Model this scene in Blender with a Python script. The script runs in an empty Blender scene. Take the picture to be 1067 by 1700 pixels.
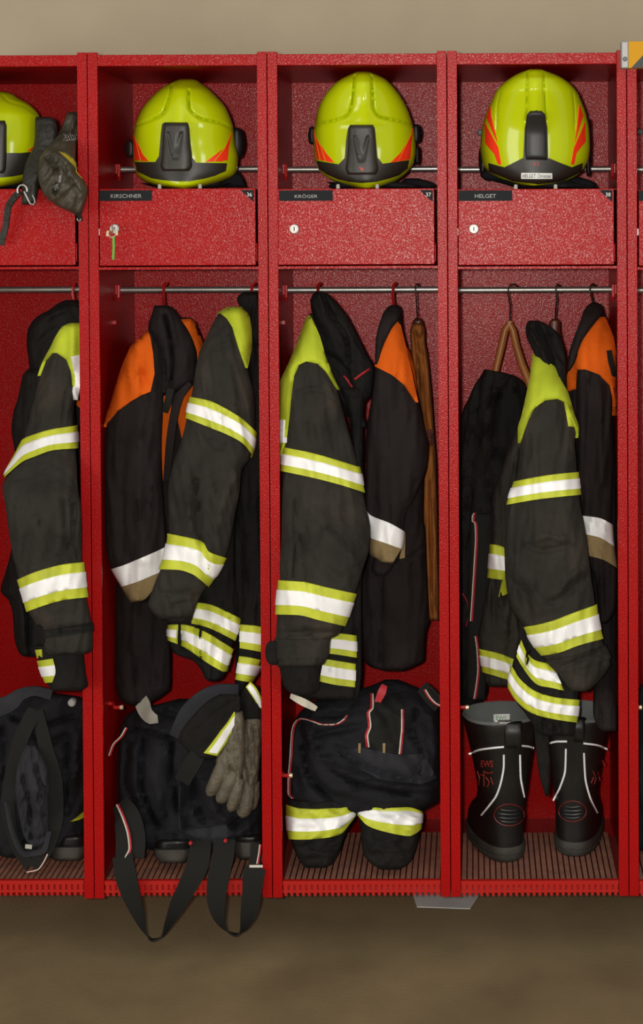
import bpy, bmesh, math, random
from math import sin, cos, pi, sqrt, radians
from mathutils import Vector, Matrix, noise
from mathutils.geometry import delaunay_2d_cdt
from mathutils.bvhtree import BVHTree
random.seed(7)
SC = bpy.context.scene
COL = SC.collection

# ------------------------------------------------------------------ camera
D = 3.6
CX, CZ, PITCH, ROLL, PPX, PPY, DEPTH, HL, FPX = 0.85838, 1.65066, -0.01787, -0.00454, 786.37, 412.29, 0.470, 1.894, 2681.66
HB = 0.13
ZT = HB + HL
_c, _s = cos(PITCH), sin(PITCH)
FWD = Vector((0, _c, _s)); UP0 = Vector((0, -_s, _c)); RT0 = Vector((1, 0, 0))
CAMX = RT0 * cos(ROLL) + UP0 * sin(ROLL)
CAMY = UP0 * cos(ROLL) - RT0 * sin(ROLL)
CAM = Vector((CX, -D, CZ))
def ray(px, py):
    return FWD * FPX + CAMX * (px - PPX) - CAMY * (py - PPY)
def P(px, py, Y):
    d = ray(px, py)
    return CAM + d * ((Y + D) / d.y)
def setup_camera():
    cd = bpy.data.cameras.new('camera'); co = bpy.data.objects.new('camera', cd); COL.objects.link(co)
    cd.sensor_fit = 'AUTO'; cd.sensor_width = 36; cd.lens = FPX / 1700 * 36
    cd.shift_x = (533.5 - PPX) / 1700; cd.shift_y = -(850 - PPY) / 1700
    cd.clip_start = 0.05
    m = Matrix((CAMX, CAMY, -FWD)).transposed().to_4x4(); m.translation = CAM
    co.matrix_world = m
    SC.camera = co
setup_camera()

# ------------------------------------------------------------------ materials
def new_mat(name):
    m = bpy.data.materials.new(name); m.use_nodes = True
    nt = m.node_tree; nt.nodes.clear()
    out = nt.nodes.new('ShaderNodeOutputMaterial'); b = nt.nodes.new('ShaderNodeBsdfPrincipled')
    nt.links.new(b.outputs[0], out.inputs[0])
    return m, nt, b
def mat(name, col, rough=.6, metal=0, spec=.5, var=0, vscale=12, bump=0, bscale=200, bump2=0, b2scale=30, coat=0, sheen=0, stretch=(1, 1, 1), dirt=None, dscale=6, damount=.5):
    m, nt, b = new_mat(name)
    L = nt.links.new
    b.inputs['Base Color'].default_value = (*col, 1); b.inputs['Roughness'].default_value = rough
    b.inputs['Metallic'].default_value = metal; b.inputs['Specular IOR Level'].default_value = spec
    b.inputs['Coat Weight'].default_value = coat
    b.inputs['Sheen Weight'].default_value = sheen
    tc = nt.nodes.new('ShaderNodeTexCoord'); mp = nt.nodes.new('ShaderNodeMapping')
    L(tc.outputs['Object'], mp.inputs['Vector']); mp.inputs['Scale'].default_value = stretch
    def tex(sc, det=3):
        n = nt.nodes.new('ShaderNodeTexNoise'); n.inputs['Scale'].default_value = sc; n.inputs['Detail'].default_value = det
        L(mp.outputs[0], n.inputs['Vector']); return n
    csock = None
    if var or dirt:
        n = tex(vscale, 5)
        r = nt.nodes.new('ShaderNodeValToRGB')
        r.color_ramp.elements[0].position = .3; r.color_ramp.elements[1].position = .7
        r.color_ramp.elements[0].color = (*[c * (1 - var) for c in col], 1)
        r.color_ramp.elements[1].color = (*[min(1, c * (1 + var)) for c in col], 1)
        L(n.outputs['Fac'], r.inputs['Fac']); csock = r.outputs[0]
        if dirt:
            n2 = tex(dscale, 6); r2 = nt.nodes.new('ShaderNodeValToRGB')
            r2.color_ramp.elements[0].position = .52; r2.color_ramp.elements[1].position = .72
            r2.color_ramp.elements[0].color = (0, 0, 0, 1); r2.color_ramp.elements[1].color = (damount, damount, damount, 1)
            L(n2.outputs['Fac'], r2.inputs['Fac'])
            mx = nt.nodes.new('ShaderNodeMix'); mx.data_type = 'RGBA'
            L(r2.outputs[0], mx.inputs['Factor']); L(csock, mx.inputs['A']); mx.inputs['B'].default_value = (*dirt, 1)
            csock = mx.outputs['Result']
        L(csock, b.inputs['Base Color'])
    nrm = None
    for amt, sc, dist in ((bump2, b2scale, .02), (bump, bscale, .002)):
        if amt:
            n = tex(sc, 2); bp = nt.nodes.new('ShaderNodeBump'); bp.inputs['Strength'].default_value = amt; bp.inputs['Distance'].default_value = dist
            L(n.outputs['Fac'], bp.inputs['Height'])
            if nrm: L(nrm, bp.inputs['Normal'])
            nrm = bp.outputs[0]
    if nrm: L(nrm, b.inputs['Normal'])
    return m
M = {}
M['red'] = mat('red_textured_paint', (.345, .0032, .0032), .32, spec=.3, var=.06, vscale=9, bump=.35, bscale=330)
def add_flecks(m):
    nt = m.node_tree; b = [n for n in nt.nodes if n.type == 'BSDF_PRINCIPLED'][0]
    tc = [n for n in nt.nodes if n.type == 'TEX_COORD'][0]
    n = nt.nodes.new('ShaderNodeTexNoise'); n.inputs['Scale'].default_value = 420; n.inputs['Detail'].default_value = 3
    nt.links.new(tc.outputs['Object'], n.inputs['Vector'])
    r = nt.nodes.new('ShaderNodeMapRange'); r.inputs['From Min'].default_value = .50; r.inputs['From Max'].default_value = .74
    r.inputs['To Min'].default_value = .12; r.inputs['To Max'].default_value = 1.0
    nt.links.new(n.outputs['Fac'], r.inputs['Value']); nt.links.new(r.outputs[0], b.inputs['Specular IOR Level'])
add_flecks(M['red'])
M['red_in'] = M['red']
M['rod'] = mat('galvanised_steel', (.42, .41, .38), .38, metal=.85, var=.1, vscale=30)
M['chrome'] = mat('chrome', (.50, .49, .46), .5, metal=.9)
M['steel'] = mat('zinc_bolt', (.16, .18, .18), .6, metal=.5)
M['brass'] = mat('pale_brass', (.75, .62, .4), .35, metal=.4)
M['black'] = mat('black_plastic', (.012, .012, .012), .5)
M['blackgloss'] = mat('black_gloss', (.012, .012, .012), .45)
M['limeshade'] = mat('painted_crease_shade', (.10, .12, .004), .5)  # dark olive standing in for the shade along helmet creases
M['blackmatte'] = mat('black_moulded', (.021, .018, .014), .45, bump=.15, bscale=500)
M['plate'] = mat('engraved_black_plate', (.010, .011, .013), .6, spec=.15)
M['white'] = mat('white_print', (.75, .75, .72), .5)
M['greyprint'] = mat('grey_print', (.33, .33, .33), .5)
M['lime'] = mat('lime_helmet_shell', (.50, .60, .003), .14, spec=.45)
M['limecloth'] = mat('lime_cloth', (.46, .55, .018), .8, var=.10, vscale=14, bump=.3, bscale=900, dirt=(.25, .27, .03), dscale=9, damount=.35)
M['limetape'] = mat('lime_reflective_tape', (.52, .57, .03), .6, var=.12, vscale=25, bump=.2, bscale=800, dirt=(.22, .24, .03), dscale=14, damount=.4)
M['silver'] = mat('silver_reflective_tape', (.92, .92, .92), .42, spec=.8, var=.04, vscale=30, bump=.15, bscale=700)
M['tan'] = mat('tan_cloth', (.26, .185, .08), .85, var=.12, vscale=20, bump=.3, bscale=900)
M['redsticker'] = mat('red_reflective_sticker', (.98, .045, .012), .35, spec=.6)
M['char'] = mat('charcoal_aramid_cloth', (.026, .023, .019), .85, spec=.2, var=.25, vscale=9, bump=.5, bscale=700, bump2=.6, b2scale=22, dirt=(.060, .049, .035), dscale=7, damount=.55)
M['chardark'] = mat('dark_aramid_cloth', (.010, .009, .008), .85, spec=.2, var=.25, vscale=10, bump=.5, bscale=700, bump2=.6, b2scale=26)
M['work'] = mat('dark_plum_work_cloth', (.0155, .0112, .0108), .88, spec=.2, var=.18, vscale=8, bump=.45, bscale=800, bump2=.5, b2scale=20)
M['navy'] = mat('black_navy_cloth', (.0120, .0118, .0142), .85, spec=.2, var=.2, vscale=9, bump=.5, bscale=700, bump2=.45, b2scale=26)
M['slate'] = mat('slate_cloth', (.024, .024, .029), .85, spec=.25, var=.2, vscale=15, bump=.4, bscale=700, bump2=.3, b2scale=30)
M['orange'] = mat('orange_cloth', (.66, .105, .004), .85, spec=.2, var=.08, vscale=10, bump=.35, bscale=900, bump2=.2, b2scale=22)
M['brown'] = mat('brown_orange_cloth', (.34, .118, .026), .85, spec=.2, var=.05, vscale=12, bump=.4, bscale=800, bump2=.3, b2scale=22)
M['brownpatch'] = mat('dark_brown_patch', (.10, .025, .015), .8)
M['web'] = mat('black_webbing', (.0075, .007, .0055), .8, spec=.3, bump=.5, bscale=500)
M['redpipe'] = mat('red_piping', (.42, .012, .02), .6)
M['whitepipe'] = mat('white_piping', (.62, .58, .50), .6)
M['wood'] = mat('hanger_wood', (.34, .12, .025), .4, var=.2, vscale=20, stretch=(1, 1, .15))
M['wooddark'] = mat('dark_hanger_wood', (.10, .022, .010), .4, var=.2, vscale=20)
M['wire'] = mat('dark_wire', (.05, .042, .034), .35, metal=.7)
M['redhook'] = mat('red_coated_hook', (.45, .012, .012), .35)
M['rubber'] = mat('black_rubber', (.009, .008, .007), .42, spec=.4, var=.25, vscale=20, bump=.2, bscale=300, dirt=(.024, .020, .015), dscale=12, damount=.5)
M['sole'] = mat('worn_grey_sole', (.035, .031, .024), .7, var=.3, vscale=25, bump=.4, bscale=150, dirt=(.06, .052, .038), dscale=20, damount=.6)
M['lining'] = mat('grey_boot_lining', (.13, .14, .135), .8, var=.1, vscale=20, bump=.3, bscale=500)
M['redline'] = mat('dark_red_line', (.14, .010, .008), .5)
M['redprint'] = mat('red_boot_print', (.42, .030, .018), .5)
M['greenprint'] = mat('green_print', (.05, .25, .10), .5)
M['leather'] = mat('grey_leather', (.105, .088, .058), .6, var=.25, vscale=18, bump=.5, bscale=260, bump2=.4, b2scale=45, dirt=(.05, .045, .03), dscale=14, damount=.6)
M['label'] = mat('care_label', (.40, .39, .33), .7, var=.06, vscale=60)
M['paper'] = mat('white_tag', (.60, .56, .45), .7, var=.15, vscale=40)
M['grate'] = mat('dirty_red_grating', (.110, .034, .015), .6, var=.3, vscale=30, bump=.3, bscale=200)
M['gratedark'] = mat('grating_recess', (.16, .010, .006), .7)
M['gratered'] = mat('red_grating_edge', (.42, .010, .007), .35)
M['wall'] = mat('beige_render_wall', (.39, .340, .240), .9, spec=.15, var=.05, vscale=5, bump=.35, bscale=180)
M['floor'] = mat('concrete_floor', (.215, .160, .085), .75, spec=.2, var=.16, vscale=4, bump=.3, bscale=120, dirt=(.14, .10, .052), dscale=3, damount=.5)
M['yellow'] = mat('yellow_sign_film', (.62, .30, .003), .5, spec=.2)
M['signblack'] = mat('black_sign_film', (.02, .02, .018), .4)
M['alu'] = mat('aluminium', (.36, .36, .35), .5, metal=.5)
M['greysheet'] = mat('grey_sheet', (.50, .49, .47), .7, var=.1, vscale=12)
M['greenkey'] = mat('green_tag', (.08, .42, .03), .5)
M['pouch'] = mat('black_nylon', (.020, .018, .014), .55, spec=.4, var=.3, vscale=14, bump=.4, bscale=500, bump2=.5, b2scale=40)
M['pouchleather'] = mat('worn_olive_black_nylon', (.050, .042, .026), .5, var=.3, vscale=14, bump=.4, bscale=500, bump2=.4, b2scale=35)
M['yellowstripe'] = mat('yellow_stripe', (.42, .33, .02), .7)

# ------------------------------------------------------------------ mesh helpers
def root_loc(o):
    while o.parent: o = o.parent
    return o.location
class MB:
    def __init__(self): self.v = []; self.f = []; self.m = []
    def add(self, vs, fs, mi=0):
        b = len(self.v); self.v += [Vector(v) for v in vs]
        for f in fs: self.f.append(tuple(b + i for i in f)); self.m.append(mi)
        return self
    def box(self, x0, x1, y0, y1, z0, z1, mi=0):
        vs = [(x, y, z) for z in (z0, z1) for y in (y0, y1) for x in (x0, x1)]
        return self.add(vs, [(0, 2, 3, 1), (4, 5, 7, 6), (0, 1, 5, 4), (2, 6, 7, 3), (0, 4, 6, 2), (1, 3, 7, 5)], mi)
    def rings(self, rings, mi=0, closed=True, cap=True):
        n = len(rings[0]); vs = [p for r in rings for p in r]; fs = []
        for i in range(len(rings) - 1):
            for j in range(n if closed else n - 1):
                k = (j + 1) % n
                fs.append((i * n + j, i * n + k, (i + 1) * n + k, (i + 1) * n + j))
        if cap:
            fs.append(tuple(range(n))); fs.append(tuple((len(rings) - 1) * n + j for j in reversed(range(n))))
        return self.add(vs, fs, mi)
    def tube(self, pts, r, n=10, mi=0):
        pts = [Vector(p) for p in pts]; rs = r if isinstance(r, (list, tuple)) else [r] * len(pts)
        ref = None; rings = []
        for i, p in enumerate(pts):
            t = (pts[min(i + 1, len(pts) - 1)] - pts[max(i - 1, 0)]).normalized()
            if ref is None:
                ref = Vector((0, 1, 0)) if abs(t.y) < .9 else Vector((1, 0, 0))
            a = (ref - t * ref.dot(t)).normalized(); b = t.cross(a); ref = a
            rings.append([p + (a * cos(2 * pi * k / n) + b * sin(2 * pi * k / n)) * rs[i] for k in range(n)])
        return self.rings(rings, mi)
    def build(self, name, mats, parent=None, smooth=True, bevel=0, bevseg=2, angle=40):
        me = bpy.data.meshes.new(name)
        off = root_loc(parent) if parent else Vector((0, 0, 0))
        me.from_pydata([v - off for v in self.v], [], self.f)
        if not isinstance(mats, (list, tuple)): mats = [mats]
        for m in mats: me.materials.append(m)
        me.polygons.foreach_set('material_index', self.m)
        bm = bmesh.new(); bm.from_mesh(me)
        bmesh.ops.recalc_face_normals(bm, faces=bm.faces); bm.to_mesh(me); bm.free()
        if smooth:
            me.polygons.foreach_set('use_smooth', [True] * len(me.polygons))
            try: me.set_sharp_from_angle(angle=radians(angle))
            except Exception: pass
        o = bpy.data.objects.new(name, me); COL.objects.link(o)
        if parent: o.parent = parent
        if bevel:
            md = o.modifiers.new('bevel', 'BEVEL'); md.width = bevel; md.segments = bevseg; md.limit_method = 'ANGLE'; md.angle_limit = radians(50)
        return o
def thing(name, loc, label, cat, group=None):
    o = bpy.data.objects.new(name, None); COL.objects.link(o); o.location = loc; o.empty_display_size = .05
    o['label'] = label; o['category'] = cat
    if group: o['group'] = group
    return o
def tag(o, label, cat, group=None):
    o['label'] = label; o['category'] = cat
    if group: o['group'] = group
    return o
def structure(o): o['kind'] = 'structure'; return o

def text_geo(txt, height, width=None):
    cu = bpy.data.curves.new('txt', 'FONT'); cu.body = txt; cu.size = 1; cu.align_x = 'CENTER'; cu.resolution_u = 3
    ob = bpy.data.objects.new('txt', cu); COL.objects.link(ob)
    dg = bpy.context.evaluated_depsgraph_get()
    me = bpy.data.meshes.new_from_object(ob.evaluated_get(dg))
    vs = [v.co.copy() for v in me.vertices]; fs = [tuple(p.vertices) for p in me.polygons]
    bpy.data.objects.remove(ob); bpy.data.curves.remove(cu); bpy.data.meshes.remove(me)
    x0 = min(v.x for v in vs); x1 = max(v.x for v in vs); y0 = min(v.y for v in vs); y1 = max(v.y for v in vs)
    sy = height / (y1 - y0); sx = width / (x1 - x0) if width else sy
    return [((v.x - (x0 + x1) / 2) * sx, (v.y - (y0 + y1) / 2) * sy) for v in vs], fs

# ------------------------------------------------------------------ interpolation
def pchip(xs, ys):
    n = len(xs)
    if n == 1: return lambda x: ys[0]
    h = [xs[i + 1] - xs[i] for i in range(n - 1)]; dl = [(ys[i + 1] - ys[i]) / h[i] for i in range(n - 1)]
    m = [dl[0]] + [0] * (n - 2) + [dl[-1]]
    for i in range(1, n - 1):
        if dl[i - 1] * dl[i] > 0: m[i] = 2 * dl[i - 1] * dl[i] / (dl[i - 1] + dl[i])
    def f(x):
        if x <= xs[0]: return ys[0]
        if x >= xs[-1]: return ys[-1]
        lo, hi = 0, n - 1
        while hi - lo > 1:
            k = (lo + hi) // 2
            if xs[k] <= x: lo = k
            else: hi = k
        t = (x - xs[lo]) / h[lo]
        return ((1 + 2 * t) * (1 - t) ** 2 * ys[lo] + t * (1 - t) ** 2 * h[lo] * m[lo] + t * t * (3 - 2 * t) * ys[lo + 1] + t * t * (t - 1) * h[lo] * m[lo + 1])
    return f
def poly_at(pts, u):
    ls = [0]
    for a, b in zip(pts, pts[1:]): ls.append(ls[-1] + math.hypot(b[0] - a[0], b[1] - a[1]))
    fx = pchip(ls, [p[0] for p in pts]); fy = pchip(ls, [p[1] for p in pts])
    return fx(u * ls[-1]), fy(u * ls[-1])
def densify(pts, step=5, closed=True):
    out = []
    for i in range(len(pts) if closed else len(pts) - 1):
        a, b = pts[i], pts[(i + 1) % len(pts)]
        n = max(1, int(math.hypot(b[0] - a[0], b[1] - a[1]) / step))
        out += [(a[0] + (b[0] - a[0]) * k / n, a[1] + (b[1] - a[1]) * k / n) for k in range(n)]
    if not closed: out.append(pts[-1])
    return out
def inside(pt, poly):
    x, y = pt; r = False
    for i in range(len(poly)):
        (x1, y1), (x2, y2) = poly[i], poly[i - 1]
        if (y1 > y) != (y2 > y) and x < (x2 - x1) * (y - y1) / (y2 - y1) + x1: r = not r
    return r
def seg_dist(px, py, pts):
    best = 1e9
    for (x1, y1), (x2, y2) in zip(pts, pts[1:]):
        dx, dy = x2 - x1, y2 - y1; L = dx * dx + dy * dy
        t = 0 if L == 0 else max(0, min(1, ((px - x1) * dx + (py - y1) * dy) / L))
        d = (px - x1 - t * dx) ** 2 + (py - y1 - t * dy) ** 2
        if d < best: best = d
    return sqrt(best)

# ------------------------------------------------------------------ soft bodies lofted from cross sections
class Loft:
    """A closed body: for each height a left edge, right edge, centre depth and half thickness."""
    CG = 1.0
    def __init__(s, rows, yc, th, e=.85, rt=12, rb=8, amp=.006, sx=17, sy=75, ang=0, seed=0, creases=(), n=64, step=3):
        ys = [r[0] for r in rows]
        s.fl = pchip(ys, [r[1] for r in rows]); s.fr = pchip(ys, [r[2] for r in rows])
        mk = lambda v: (lambda y: v) if isinstance(v, (int, float)) else pchip([a for a, _ in v], [b for _, b in v])
        s.yc, s.th0 = mk(yc), mk(th)
        s.y0, s.y1 = ys[0], ys[-1]; s.e = e; s.rt, s.rb = rt, rb
        s.amp, s.sx, s.sy, s.ca, s.sa, s.seed, s.creases = amp, sx, sy, cos(radians(ang)), sin(radians(ang)), seed, creases
        s.n, s.step = n, step; s.gain = 1.0
    def th(s, y):
        t = s.th0(y); k = 1
        if s.rt and y < s.y0 + s.rt: k = min(k, sqrt(max(0, 1 - (1 - max(0, y - s.y0) / s.rt) ** 2)))
        if s.rb and y > s.y1 - s.rb: k = min(k, sqrt(max(0, 1 - (1 - max(0, s.y1 - y) / s.rb) ** 2)))
        return t * (.12 + .88 * k)
    def fold(s, px, py):
        v = 0
        if s.amp:
            u = (px * s.ca + py * s.sa) / s.sx; w = (-px * s.sa + py * s.ca) / s.sy
            nz = noise.noise(Vector((u, w, s.seed * 7.3)))
            v += s.amp * (1 - 2.2 * abs(nz)) + s.amp * .8 * noise.noise(Vector((u * 2.3, w * 2.1, s.seed * 3.1 + 40)))
        for pts, wd, am in s.creases:
            d = seg_dist(px, py, pts)
            if d < 3 * wd: v += am * s.CG * math.exp(-(d / wd) ** 2)
        return v
    def ends(s, y): return s.fl(y), s.fr(y)
    def pt(s, a, y, off=0):
        l, r = s.ends(y); cx, hw = (l + r) / 2, (r - l) / 2 + off * 745
        ca, sa = cos(a), sin(a); e = s.e
        x = cx + hw * math.copysign(abs(ca) ** e, ca)
        t = s.th(y) + off
        Y = s.yc(y) - t * math.copysign(abs(sa) ** e, sa)
        xb = cx + (r - l) / 2 * math.copysign(abs(ca) ** e, ca); tb = min(1, s.th(y) / .03)
        if sa > 0: Y -= s.fold(xb, y) * s.gain * sqrt(sa) * tb
        else: Y += s.fold(xb, y) * .5 * sqrt(-sa) * tb
        return P(x, y, Y)
    def frontY(s, px, py):
        py = max(s.y0, min(s.y1, py)); l, r = s.ends(py); cx, hw = (l + r) / 2, max(.5, (r - l) / 2)
        c = max(-1, min(1, (px - cx) / hw)); ca = abs(c) ** (1 / s.e); sa = sqrt(max(0, 1 - ca * ca)); t = s.th(py)
        return s.yc(py) - t * sa ** s.e - s.fold(px, py) * sqrt(sa) * min(1, t / .03)
    def clampx(s, px, py):
        l, r = s.ends(max(s.y0, min(s.y1, py))); return max(l - .6, min(r + .6, px))
    def front(s, px, py, off=0, clamp=True):
        py = max(s.y0, min(s.y1, py)); l, r = s.ends(py); cx, hw = (l + r) / 2, max(.5, (r - l) / 2)
        c = max(-1, min(1, (px - cx) / hw))
        a = math.acos(math.copysign(abs(c) ** (1 / s.e), c))
        return s.pt(a, py, off)
    def mesh(s, mb=None, mi=0):
        mb = mb or MB()
        ny = max(6, int((s.y1 - s.y0) / s.step))
        rings = []
        for i in range(ny + 1):
            t = i / ny; y = s.y0 + (s.y1 - s.y0) * t
            rings.append([s.pt(2 * pi * k / s.n, y) for k in range(s.n)])
        return mb.rings(rings, mi)
    def build(s, name, m, parent): return s.mesh().build(name, m, parent, angle=80)
class Surf:
    """Front surface of a finished mesh, found by looking from the aisle."""
    def __init__(s, mb): s.t = BVHTree.FromPolygons([tuple(v) for v in mb.v], mb.f); s.last = 0
    def front(s, px, py, off=0, clamp=True):
        d = ray(px, py).normalized(); h = s.t.ray_cast(CAM, d)
        if h[0] is not None: s.last = h[0].y
        return P(px, py, s.last - off)
    def clampx(s, px, py): return px

def poly_patch(surf, poly, off=.0025, step=5, mb=None, mi=0, sink=.004):
    """A piece of cloth or film lying on a surface."""
    mb = mb or MB()
    bd = densify(poly, step); nb = len(bd)
    xs = [p[0] for p in bd]; ys = [p[1] for p in bd]; pts = list(bd)
    y = min(ys) + step * .5; k = 0
    while y < max(ys):
        x = min(xs) + step * (.5 if k % 2 else .9)
        while x < max(xs):
            if inside((x, y), bd) and seg_dist(x, y, bd + [bd[0]]) > step * .45: pts.append((x, y))
            x += step
        y += step; k += 1
    res = delaunay_2d_cdt([Vector(p) for p in pts], [], [list(range(nb))], 1, 1e-5)
    ov, of, orig = res[0], res[2], res[3]
    vs = [surf.front(v.x, v.y, off) for v in ov]; fs = [tuple(f) for f in of]
    ec = {}
    for f in fs:
        for i in range(len(f)):
            e = (f[i], f[(i + 1) % len(f)]); ec[e] = 1
    n0 = len(vs); low = {}
    for (a, b) in list(ec):
        if (b, a) not in ec:
            for q in (a, b):
                if q not in low:
                    low[q] = len(vs); vs.append(surf.front(ov[q].x, ov[q].y, -sink))
            fs.append((b, a, low[a], low[b]))
    return mb.add(vs, fs, mi)

def strip(L, top, bot, v0, v1, off, mb=None, mi=0, wrap=.7, nu=None, nv=None):
    mb = mb or MB()
    if nu is None: nu = max(6, int(max(math.hypot(top[-1][0] - top[0][0], top[-1][1] - top[0][1]), 10) / 4))
    nv = nv or max(2, int(abs(v1 - v0) * 12))
    cols = []
    def at(u, v):
        a, b = poly_at(top, u), poly_at(bot, u)
        return a[0] + (b[0] - a[0]) * v, a[1] + (b[1] - a[1]) * v
    def edge(u, side):
        out = []
        if not isinstance(L, Loft) or not wrap: return out
        x, y = at(u, .5); l, r = L.ends(y)
        if side < 0 and x - l < 5:
            for k in (4, 3, 2, 1): out.append([L.pt(pi + wrap * k / 4, at(u, v0 + (v1 - v0) * j / nv)[1], off) for j in range(nv + 1)])
        if side > 0 and r - x < 5:
            for k in (1, 2, 3, 4): out.append([L.pt(-wrap * k / 4, at(u, v0 + (v1 - v0) * j / nv)[1], off) for j in range(nv + 1)])
        return out
    cols += edge(0, -1)
    for i in range(nu + 1):
        cols.append([L.front(*at(i / nu, v0 + (v1 - v0) * j / nv), off) for j in range(nv + 1)])
    cols += edge(1, 1)
    # closed thin slab: outer and inner skins
    rings = []
    for c in cols:
        rings.append(c + [p + Vector((0, .0045, 0)) for p in reversed(c)])
    return mb.rings(rings, mi)
def reflective(L, parent, top, bot, s0=.28, s1=.72, wrap=.7):
    b = strip(L, top, bot, 0, 1, .0050, wrap=wrap).build('reflective_band', M['limetape'], parent, angle=80)
    strip(L, top, bot, s0, s1, .0067, wrap=wrap).build('silver_strip', M['silver'], b, angle=80)
    return b
def ribbon(pts, thick=.003, mb=None, mi=0, sub=6):
    """pts: (px, py, Y, width in px, twist in degrees)"""
    mb = mb or MB()
    ls = [0]
    for a, b in zip(pts, pts[1:]): ls.append(ls[-1] + math.hypot(b[0] - a[0], b[1] - a[1]) + .01)
    f = [pchip(ls, [p[k] for p in pts]) for k in range(5)]
    n = max(4, int(ls[-1] / sub)); C = []
    for i in range(n + 1): C.append([g(ls[-1] * i / n) for g in f])
    rings = []; pn = None
    for i, c in enumerate(C):
        a, b = C[max(0, i - 1)], C[min(n, i + 1)]
        p = P(c[0], c[1], c[2]); t = (P(b[0], b[1], b[2]) - P(a[0], a[1], a[2])).normalized()
        w = Vector((0, -1, 0)).cross(t)
        if w.length < 1e-4: w = Vector((1, 0, 0))
        w.normalize()
        if pn is not None and w.dot(pn) < 0: w = -w
        pn = w.copy()
        w = Matrix.Rotation(radians(c[4]), 3, t) @ w; nn = t.cross(w).normalized()
        h = c[3] / 2 / 745
        q = thick / 2
        rings.append([p + w * h + nn * q, p - w * h + nn * q, p - w * h - nn * q, p + w * h - nn * q])
    return mb.rings(rings, mi)
def line_on(surf, pts, r, off=0, mb=None, mi=0, step=4, flat=False):
    mb = mb or MB()
    d = densify(pts, step, False)
    return mb.tube([surf.front(x, y, off) for x, y in d], r, 6, mi)
def smooth_line(pts, n=24): return [poly_at(pts, i / n) for i in range(n + 1)]
WORLD, FLASH, LAMP, WINDOW, GATE = 0.34, 58, 14, 13, 110
# ------------------------------------------------------------------ light
w = bpy.data.worlds.new('room_light'); SC.world = w; w.use_nodes = True
bg = w.node_tree.nodes['Background']; bg.inputs[0].default_value = (1.0, .95, .86, 1); bg.inputs[1].default_value = WORLD
fl = bpy.data.lights.new('camera_flash', 'AREA'); fl.shape = 'DISK'; fl.size = .07; fl.energy = FLASH; fl.color = (1, .95, .88)
flo = bpy.data.objects.new('camera_flash', fl); COL.objects.link(flo)
flo.location = CAM + Vector((-.09, 0, .03)); flo.rotation_euler = (radians(90 - 8), 0, radians(2))
la = bpy.data.lights.new('ceiling_lamp', 'AREA'); la.shape = 'RECTANGLE'; la.size = 3.0; la.size_y = 2.0; la.energy = LAMP; la.color = (1, .93, .82)
lao = bpy.data.objects.new('ceiling_lamp', la); COL.objects.link(lao); lao.location = (.6, -3.0, 3.6); lao.rotation_euler = (radians(28), 0, 0)
gl = bpy.data.lights.new('gate_daylight', 'AREA'); gl.shape = 'RECTANGLE'; gl.size = 3.4; gl.size_y = 2.2; gl.energy = GATE; gl.color = (1, .97, .92)
go = bpy.data.objects.new('gate_daylight', gl); COL.objects.link(go); go.location = (-4.4, -4.6, 1.2); go.rotation_euler = (radians(90), 0, radians(-46))
for k in (0, 1):
    wl = bpy.data.lights.new('window_daylight', 'AREA'); wl.shape = 'RECTANGLE'; wl.size = .5; wl.size_y = 1.1; wl.energy = WINDOW; wl.color = (.97, .98, 1)
    wo = bpy.data.objects.new('window_daylight', wl); COL.objects.link(wo); wo.location = (2.9 + .62 * k, -4.2, 1.9); wo.rotation_euler = (radians(90), 0, radians(28))
SC.view_settings.view_transform = 'Standard'; SC.view_settings.look = 'None'; SC.view_settings.gamma = 1
SC.view_settings.use_curve_mapping = False; SC.view_settings.exposure = 0.08

# ------------------------------------------------------------------ setting
structure(MB().box(-3, 4.4, DEPTH + .012, DEPTH + .16, 0, 3.2).build('wall_back', M['wall'], smooth=False))
structure(MB().box(-3, 4.4, -6, DEPTH + .16, -.1, 0).build('floor', M['floor'], smooth=False))

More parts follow.
